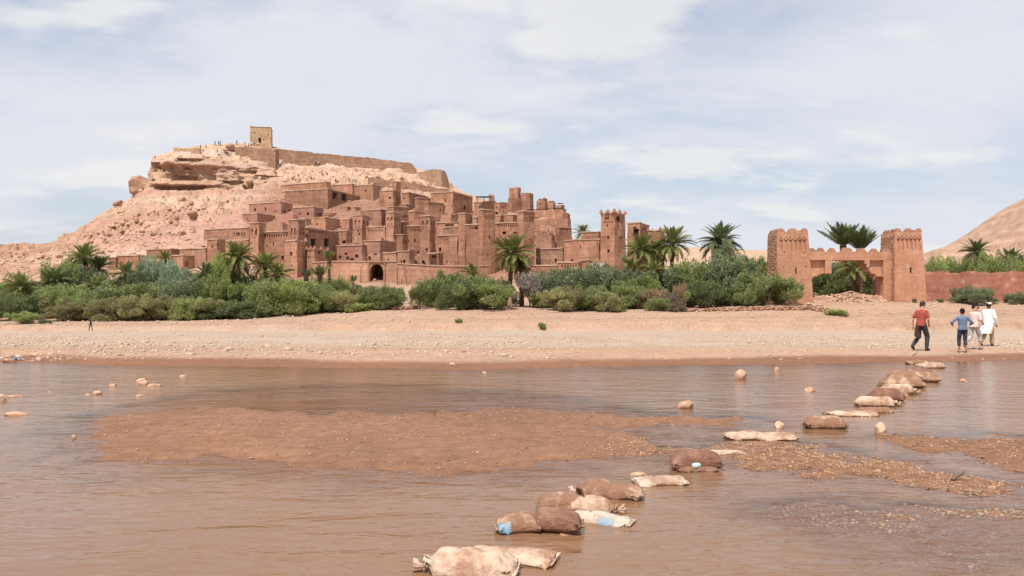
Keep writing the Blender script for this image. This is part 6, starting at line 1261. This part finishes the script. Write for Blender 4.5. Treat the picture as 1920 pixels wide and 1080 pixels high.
# ================================================================== PEOPLE
def skinm(name, c): return plain(name, c, 0.6, 0.08)
SK_L = skinm('skin_light', (0.52, 0.29, 0.20)); SK_D = skinm('skin_dark', (0.155, 0.075, 0.045)); SK_M = skinm('skin_mid', (0.30, 0.155, 0.095)); HAIR = plain('hair_black', (0.012, 0.009, 0.008), 0.6); HAIRG = plain('hair_greying', (0.035, 0.03, 0.03), 0.6); EYEM = plain('eye_dark', (0.01, 0.008, 0.008), 0.3)
def cloth(name, c): 
    return earth(name, [v * 0.92 for v in c], [min(1, v * 1.06) for v in c], 7.0, bump=0.4, fine=28.0, bdist=0.01, rough=0.9)
C_red = cloth('red_cotton', (0.34, 0.082, 0.056)); C_grey = cloth('charcoal_trousers', (0.060, 0.062, 0.060)); C_blue = cloth('blue_cotton', (0.14, 0.195, 0.29)); C_navy = cloth('navy_trousers', (0.045, 0.05, 0.068)); C_white = cloth('white_robe', (0.70, 0.69, 0.65)); C_pinkw = cloth('pale_pink_blouse', (0.66, 0.50, 0.45)); C_palegrey = cloth('pale_grey_trousers', (0.44, 0.41, 0.40)); C_khaki = cloth('khaki_trousers', (0.38, 0.27, 0.17)); C_scarf = cloth('grey_scarf', (0.17, 0.17, 0.19)); C_shoe = cloth('dark_shoe', (0.035, 0.035, 0.038)); C_shoeg = cloth('grey_trainer', (0.20, 0.21, 0.22)); C_bag = cloth('dark_bag', (0.07, 0.03, 0.028)); C_sock = cloth('white_sock', (0.75, 0.72, 0.7))
def remesh(o, vox, sm_=4):
    m = o.modifiers.new('remesh', 'REMESH'); m.mode = 'VOXEL'; m.voxel_size = vox; m.use_smooth_shade = True
    s = o.modifiers.new('smooth', 'SMOOTH'); s.iterations = sm_; s.factor = 0.5; return o
def limb(mb, pts, rad, n_=12):
    pts = [Vector(p) for p in pts]
    P_, R_ = [], []
    for k in range(len(pts) - 1):
        for f in (0, 0.25, 0.5, 0.75): P_.append(pts[k].lerp(pts[k + 1], f)); R_.append(rad[k] + (rad[k + 1] - rad[k]) * f)
    P_.append(pts[-1]); R_.append(rad[-1]); mb.tube(P_, R_, n_); mb.ball(pts[0], rad[0], 10); mb.ball(pts[-1], rad[-1], 10)
    for k in range(1, len(pts) - 1): mb.ball(pts[k], rad[k] * 1.0, 10)
def hand(mb, wrist, dirv, thumb, s=1.0, curl=0.5):
    """palm and five fingers from the wrist along dirv; thumb = side direction"""
    w_, dv, tv = Vector(wrist), Vector(dirv).normalized(), Vector(thumb).normalized(); nv = dv.cross(tv).normalized(); tv = nv.cross(dv).normalized()
    for k in (-1, 0, 1): limb(mb, [w_ + tv * 0.012 * k * s, w_ + dv * 0.085 * s + tv * 0.026 * k * s], [0.021 * s, 0.017 * s], 8)
    for k, ln in enumerate((0.066, 0.078, 0.072, 0.055)):
        a = w_ + dv * 0.085 * s + tv * (0.033 - 0.022 * k) * s; b_ = a + (dv * (1 - 0.3 * curl) + nv * 0.5 * curl) * ln * 0.55 * s; c_ = b_ + (dv * (1 - curl) + nv * curl) * ln * 0.5 * s; limb(mb, [a, b_, c_], [0.0105 * s, 0.0098 * s, 0.0085 * s], 6)
    a = w_ + dv * 0.03 * s + tv * 0.026 * s; limb(mb, [a, a + tv * 0.032 * s + dv * 0.025 * s, a + tv * 0.042 * s + dv * 0.062 * s + nv * 0.01 * s], [0.014 * s, 0.012 * s, 0.0095 * s], 6)
def person(label, px, yb, H_, heading, J, wear, skin, hair, hairm, look=(0, 0), group=None, d=None, hat=None, female=False, zfix=None):
    """J = joints for a 1.75 m figure facing +Y: hips/knees/ankles/toes and shoulders/elbows/wrists for L (-x) and R (+x)"""
    d = d or F * EYE / (yb - HOR); x = (px - 960) / F * d; s = H_ / 1.75; root = empty('person', (x, d, zfix if zfix is not None else gz(x, d)), R(heading)); root.scale = (s, s, s); tag(root, label, 'person', group)
    lean = J.get('lean', 0.0); pel = Vector((0, 0, 0.95)); chest = Vector((0, lean * 0.6, 1.30)); nk = Vector((0, lean, 1.47)); hd = Vector((J.get('hx', 0), lean + 0.035 + J.get('hy', 0), 1.625))
    def torso(mb, e, waist=1.0):
        rows = [(0.86, .155, .105), (0.95, .165, .115), (1.08, .145 * waist, .100), (1.22, .160, .112), (1.34, .170, .113), (1.40, .150, .095), (1.44, .10, .075), (1.475, .062, .058)]
        mb.tube([(0, lean * (z - 0.95) / 0.52, z) for z, _, _ in rows], None, 18, ell=[(a + e, b_ + e) for _, a, b_ in rows])
    body = MB(); torso(body, 0.0, 0.9 if female else 1.0); limb(body, [nk - Vector((0, 0, 0.05)), nk + Vector((0, 0.01, 0.08))], [0.058, 0.052])
    # head with jaw, nose, ears, turned by look = (yaw, pitch)
    Mh = Matrix.Translation(hd) @ Matrix.Rotation(R(look[0]), 4, 'Z') @ Matrix.Rotation(R(look[1]), 4, 'X')
    hb = MB(); hb.ball((0, -0.012, 0.02), 0.095, 16, sc3=(0.80, 1.0, 1.08)); hb.ball((0, 0.022, -0.055), 0.068, 14, sc3=(0.84, 0.95, 1.0)); hb.ball((0, 0.086, -0.018), 0.017, 8, sc3=(0.8, 1.1, 1.5)); hb.ball((0, 0.078, -0.062), 0.017, 8, sc3=(1.3, .6, .55))
    for sg in (-1, 1): hb.ball((sg * 0.078, -0.008, -0.008), 0.022, 8, sc3=(0.45, 0.9, 1.4)); hb.ball((sg * 0.034, 0.066, 0.022), 0.018, 8, sc3=(1.2, .7, .6))
    i0 = len(body.v); body.v += [Mh @ Vector(v) for v in hb.v]; body.f += [tuple(i0 + q for q in f) for f in hb.f]; body.m += hb.m
    LEG, ARM = {}, {}
    for sd in 'LR':
        sg = -1 if sd == 'L' else 1
        hip = Vector((sg * 0.092, 0, 0.93)); LEG[sd] = [hip] + [Vector(p) for p in J['leg' + sd]]; sh = Vector((sg * 0.165, lean * 0.9, 1.39)); ARM[sd] = [sh] + [Vector(p) for p in J['arm' + sd]]
        k_, a_, t_ = LEG[sd][1:4]; limb(body, [hip, k_, a_], [0.078, 0.052, 0.036]); m_ = k_.lerp(a_, 0.3) + Vector((0, -0.015, 0)); body.ball(m_, 0.055, 10, sc3=(.9, .9, 1.7)); limb(body, [a_ + Vector((0, -0.03, -0.035)), t_], [0.036, 0.028])
        limb(body, ARM[sd], [0.05, 0.040, 0.028]); w_, e_ = ARM[sd][2], ARM[sd][1]; hand(body, w_, (w_ - e_), J.get('th' + sd, (0, 1, 0)), 1.0, J.get('curl', 0.55))
    remesh(body.build('body', skin, root), 0.011, 3)
    for nm, mt, kind, prm in wear:
        g_ = MB()
        if kind == 'shirt':       # torso and sleeves to a fraction of the arm
            rows = [(prm['hem'], .188 + prm.get('fl', 0), .142 + prm.get('fl', 0)), (0.97, .182, .136), (1.08, .160, .118), (1.22, .170, .124), (1.34, .182, .126), (1.40, .165, .108), (1.44, .115, .085), (1.475, .068, .062)]
            if prm['hem'] >= 0.97: rows.pop(1)
            g_.tube([(0, lean * (z - 0.95) / 0.52 + prm.get('sw', 0) * max(0, 0.95 - z), z) for z, _, _ in rows], None, 22, ell=[(a, b_) for _, a, b_ in rows])
            for sd in 'LR':
                a0, a1, a2 = ARM[sd]; f = prm['sleeve']; r1 = prm.get('r', 0.064)
                if f <= 1: limb(g_, [a0, a0.lerp(a1, f)], [0.066, r1])
                else: limb(g_, [a0, a1, a1.lerp(a2, f - 1)], [0.062, r1 * 0.92, r1 * prm.get('cuff', 0.75)])
        elif kind == 'robe':
            hem = prm['hem']; rows = [(hem, .25, .24), (hem + 0.12, .245, .225), (0.75, .215, .185), (0.95, .195, .15), (1.10, .182, .135), (1.25, .190, .138), (1.35, .190, .135), (1.41, .168, .112), (1.45, .115, .088), (1.48, .07, .066)]
            g_.tube([(0.04 * math.sin(z * 9), lean * (z - 0.95) / 0.52 - prm.get('sw', 0) * max(0, 1.0 - z), z) for z, _, _ in rows], None, 26, ell=[(a, b_) for _, a, b_ in rows])
            for sd in 'LR': a0, a1, a2 = ARM[sd]; limb(g_, [a0, a1, a1.lerp(a2, 0.95)], [0.084, 0.074, 0.072])
        elif kind == 'trousers':
            g_.tube([(0, 0, 0.84), (0, 0, 0.92), (0, 0, 1.0), (0, 0, 1.03)], None, 20, ell=[(.160, .112), (.166, .118), (.158, .112), (.15, .105)])
            for sd in 'LR':
                hp_, k_, a_, _ = LEG[sd]; f = prm['len']; e = prm.get('e', 0.016)
                limb(g_, [hp_, k_, k_.lerp(a_, f)], [0.092 + e * 0.5, 0.062 + e, prm.get('hem', 0.05)])
        elif kind == 'shoes':
            for sd in 'LR':
                a_, t_ = LEG[sd][2], LEG[sd][3]; up = Vector((0, 0, 1)); limb(g_, [a_ + Vector((0, -0.035, -0.035)), a_.lerp(t_, 0.5) + Vector((0, 0, -0.02)), t_], [0.05, 0.046, 0.036])
        elif kind == 'scarf':
            g_.tube([(0, lean + 0.01, 1.40), (0, lean + 0.01, 1.46), (0, lean + 0.01, 1.50)], None, 16, ell=[(.125, .10), (.10, .09), (.075, .07)]); limb(g_, [(0.05, lean + 0.10, 1.44), (0.07, lean * .8 + 0.125, 1.28), (0.06, lean * .6 + 0.12, 1.16)], [0.04, 0.045, 0.03])
        remesh(g_.build(nm, mt, root), prm.get('vox', 0.014), prm.get('sm', 4))
    hr = MB()
    if hair == 'short': hr.ball((0, -0.02, 0.035), 0.106, 16, sc3=(0.83, 1.0, 1.05)); hr.ball((0, -0.07, -0.03), 0.06, 12, sc3=(1.05, .7, 1.0))
    elif hair == 'curly':
        hr.ball((0, -0.025, 0.045), 0.108, 16, sc3=(0.86, 1.0, 1.02))
        for k in range(26):
            a, e_ = k * 2.4, 0.2 + 1.2 * (k / 26); q = Vector((math.cos(a) * math.cos(e_) * 0.098, -0.03 + math.sin(a) * math.cos(e_) * 0.10, 0.03 + 0.105 * math.sin(e_) - (0.05 if math.sin(a) < 0.2 else -0.02))); 
            if not (math.sin(a) > 0.3 and e_ < 0.75): hr.ball(q, 0.040, 8)
        for k in range(8): a = math.pi + math.pi * k / 7; hr.ball((math.cos(a) * 0.10, math.sin(a) * 0.09 - 0.02, -0.04), 0.042, 8)
    if hr.v: hr.v = [Mh @ Vector(v) for v in hr.v]; q = hr.build('hair', hairm, root); remesh(q, 0.014, 2)
    # keep the face free of hair: the fringe stays above the brow
    for sg in (-1, 1): eb_ = MB(); eb_.ball(Mh @ Vector((sg * 0.033, 0.083, 0.006)), 0.0105, 8, sc3=(1.3, .8, .8)); eb_.build('eye', EYEM, root)
    if hat: ht_ = MB(); ht_.tube([Mh @ Vector((0, -0.012, z)) for z in (0.045, 0.07, 0.11, 0.128)], None, 18, ell=[(.093, .108), (.095, .11), (.085, .098), (.05, .06)]); ht_.build('cap', hat, root, smooth=True)
    return root
# man in red T-shirt: seen from behind, walking off, head bowed to the right
J_red = dict(lean=0.05, hy=0.02, legR=[(0.11, 0.20, 0.51), (0.11, 0.16, 0.09), (0.12, 0.31, 0.035)], legL=[(-0.10, 0.02, 0.49), (-0.11, -0.33, 0.19), (-0.11, -0.25, 0.05)], armR=[(0.25, 0.02, 1.13), (0.20, 0.14, 0.95)], armL=[(-0.27, -0.05, 1.13), (-0.29, -0.02, 0.86)])
person('man in red T-shirt and charcoal trousers walking off with a bag', 1727, 663, 1.74, -58, J_red, [('tshirt', C_red, 'shirt', dict(hem=0.88, sleeve=0.72, r=0.068)), ('trousers', C_grey, 'trousers', dict(len=0.95, hem=0.062, e=0.024)), ('shoes', C_shoe, 'shoes', {})], SK_L, 'short', HAIRG, look=(-22, -18))
d_ = F * EYE / (663 - HOR); bgx = (1715.5 - 960) / F * d_; bg_ = empty('shoulder_bag', (bgx, d_ - 0.12, gz(bgx, d_) + 0.50), R(-30)); tag(bg_, 'dark brown bag hanging from the hand of the man in red', 'bag')
mb = MB(); mb.box(-0.07, 0.07, -0.14, 0.14, 0.0, 0.34, top=0.8); q = mb.build('bag_body', C_bag, bg_, jitter=0.02, jscale=6); bv = q.modifiers.new('bevel', 'BEVEL'); bv.width = 0.03; bv.segments = 3
mb = MB(); mb.tube([(0, -0.10, 0.33), (0, -0.05, 0.42), (0, 0.05, 0.42), (0, 0.10, 0.33)], [0.012] * 4, 6); mb.build('strap', C_bag, bg_)
# boy in blue
J_boy = dict(lean=0.03, legR=[(0.10, 0.03, 0.49), (0.10, -0.12, 0.13), (0.11, 0.0, 0.03)], legL=[(-0.10, 0.10, 0.49), (-0.10, 0.06, 0.08), (-0.10, 0.20, 0.03)], armR=[(0.36, -0.03, 1.18), (0.36, 0.18, 1.12)], armL=[(-0.42, -0.04, 1.20), (-0.32, 0.16, 1.10)])
person('barefoot boy in blue long-sleeved top and rolled dark trousers', 1805, 667, 1.50, -8, J_boy, [('jersey', C_blue, 'shirt', dict(hem=0.90, sleeve=1.85, r=0.062)), ('trousers', C_navy, 'trousers', dict(len=0.45, hem=0.066, e=0.012))], SK_M, 'short', HAIR, look=(18, 0))
# woman turning back
J_wom = dict(lean=0.08, legR=[(0.10, 0.22, 0.50), (0.10, 0.22, 0.09), (0.10, 0.36, 0.035)], legL=[(-0.09, -0.05, 0.48), (-0.09, -0.42, 0.22), (-0.09, -0.36, 0.06)], armR=[(0.25, 0.02, 1.15), (0.20, 0.22, 1.02)], armL=[(-0.22, 0.10, 1.15), (-0.08, 0.30, 1.04)])
person('woman in pale blouse and cropped trousers looking back over her shoulder', 1826, 660.5, 1.66, -62, J_wom, [('blouse', C_pinkw, 'shirt', dict(hem=0.86, sleeve=1.05, r=0.07, fl=0.01)), ('trousers', C_palegrey, 'trousers', dict(len=0.42, hem=0.072, e=0.022)), ('trainers', C_shoeg, 'shoes', {}), ('scarf', C_scarf, 'scarf', {})], SK_L, 'curly', HAIR, look=(-122, -2), female=True)
# robed man
J_robe = dict(lean=0.09, legR=[(0.10, 0.14, 0.50), (0.10, 0.12, 0.09), (0.10, 0.27, 0.035)], legL=[(-0.10, 0.0, 0.48), (-0.10, -0.36, 0.16), (-0.10, -0.27, 0.04)], armR=[(0.25, 0.04, 1.13), (0.25, 0.14, 0.88)], armL=[(-0.22, 0.10, 1.12), (-0.16, 0.28, 0.95)])
person('man in long white robe and white cap striding along the shore', 1852, 651.5, 1.76, -52, J_robe, [('robe', C_white, 'robe', dict(hem=0.50, sw=0.22, sm=3)), ('trousers', C_khaki, 'trousers', dict(len=0.85, hem=0.072, e=0.024)), ('shoes', cloth('brown_shoe', (0.10, 0.05, 0.03)), 'shoes', {})], SK_D, 'short', HAIR, look=(-14, -8), hat=C_white)
# far figures
def small_mesh(top, leg, sk, pose=0):
    mb = MB(); st = 0.16 if pose == 0 else 0.05
    for sg in (-1, 1): mb.tube([(sg * 0.09, 0, 0.92), (sg * 0.10, sg * st * 0.6, 0.5), (sg * 0.10, sg * st, 0.06), (sg * 0.10, sg * st + 0.12, 0.03)], [0.085, 0.062, 0.045, 0.03], 7, 1)
    mb.tube([(0, 0, 0.86), (0, 0, 1.0), (0, 0, 1.25), (0, 0, 1.42), (0, 0, 1.48)], None, 10, 0, ell=[(.16, .11), (.165, .12), (.17, .12), (.19, .11), (.06, .06)])
    for sg in (-1, 1): mb.tube([(sg * 0.19, 0, 1.42), (sg * 0.25, -sg * st * 0.5, 1.15), (sg * 0.24, -sg * st + 0.1, 0.9)], [0.06, 0.045, 0.03], 6, 0); mb.ball((sg * 0.24, -sg * st + 0.11, 0.86), 0.035, 6, 2)
    mb.tube([(0, 0, 1.44), (0, 0.01, 1.55)], [0.05, 0.05], 7, 2); mb.ball((0, 0.02, 1.63), 0.10, 10, 2, (0.8, 1, 1.15)); mb.ball((0, -0.01, 1.665), 0.103, 10, 3, (0.84, 0.98, 1.0))
    return mb.mesh('person', [top, leg, sk, HAIR], smooth=True)
SMALL = [small_mesh(C_navy, C_grey, SK_M), small_mesh(C_white, C_navy, SK_L, 1), small_mesh(C_grey, C_navy, SK_M, 1), small_mesh(C_blue, C_grey, SK_L, 1), small_mesh(C_pinkw, C_palegrey, SK_L, 1), small_mesh(C_red, C_grey, SK_M, 1)]
def far_person(p, k, label, group=None, h=1.72, rz=None):
    o = obj('person', SMALL[k]); o.location = p; o.scale = (h / 1.75,) * 3; o.rotation_euler = (0, 0, rz if rz is not None else random.uniform(0, 6.28)); tag(o, label, 'person', group); return o
xl = (170 - 960) / F * 80; far_person((xl, 80.0, gz(xl, 80)), 0, 'dark-clad figure walking along the gravel edge below the tamarisks', h=1.40, rz=R(-40))
xb = W(1246, 0, 98).x; far_person((xb, 98.0, gz(xb, 98) + 0.35), 3, 'figure in bright blue standing among the dry reeds', h=1.7, rz=0.4)
xb = W(1164, 0, 97).x; far_person((xb, 97.2, gz(xb, 97.2)), 0, 'dark-clothed figure half hidden in the thicket edge', h=1.4, rz=2.0)
for k, (px, py, c_) in enumerate(((405, 268, 0), (411.5, 269, 2), (415.5, 269, 2), (445, 268, 3))): far_person(on_hill(px, py + 3) + Vector((0, 0, 0.0)), c_, 'dark figure standing on the bare summit skyline left of the fort', 'figures on the summit skyline')
for k, (px, py, c_) in enumerate(((376, 277, 0), (386, 277, 2))): far_person(on_hill(px, py + 2), c_, 'figure at the summit edge above the cliff', 'figures above the cliff edge')
for k, (px, c_) in enumerate(((461, 2), (466, 1), (468, 0), (472, 1), (476, 3), (481, 4), (485, 1), (494, 5), (502, 1), (508, 2))): far_person(on_hill(px, 274 + (k % 3)), c_, 'visitor gathered at the foot of the fort tower', 'visitors at the foot of the fort tower')
for k, (px, py, c_) in enumerate(((549, 300, 2), (592, 310, 0), (597, 310, 1), (610, 340, 1), (630, 340, 1), (634, 341, 1), (655, 339, 0), (662, 341, 1), (667, 339, 1))): far_person(on_hill(px, py), c_, 'visitor walking on the sunny slope below the rampart', 'visitors on the slope path')
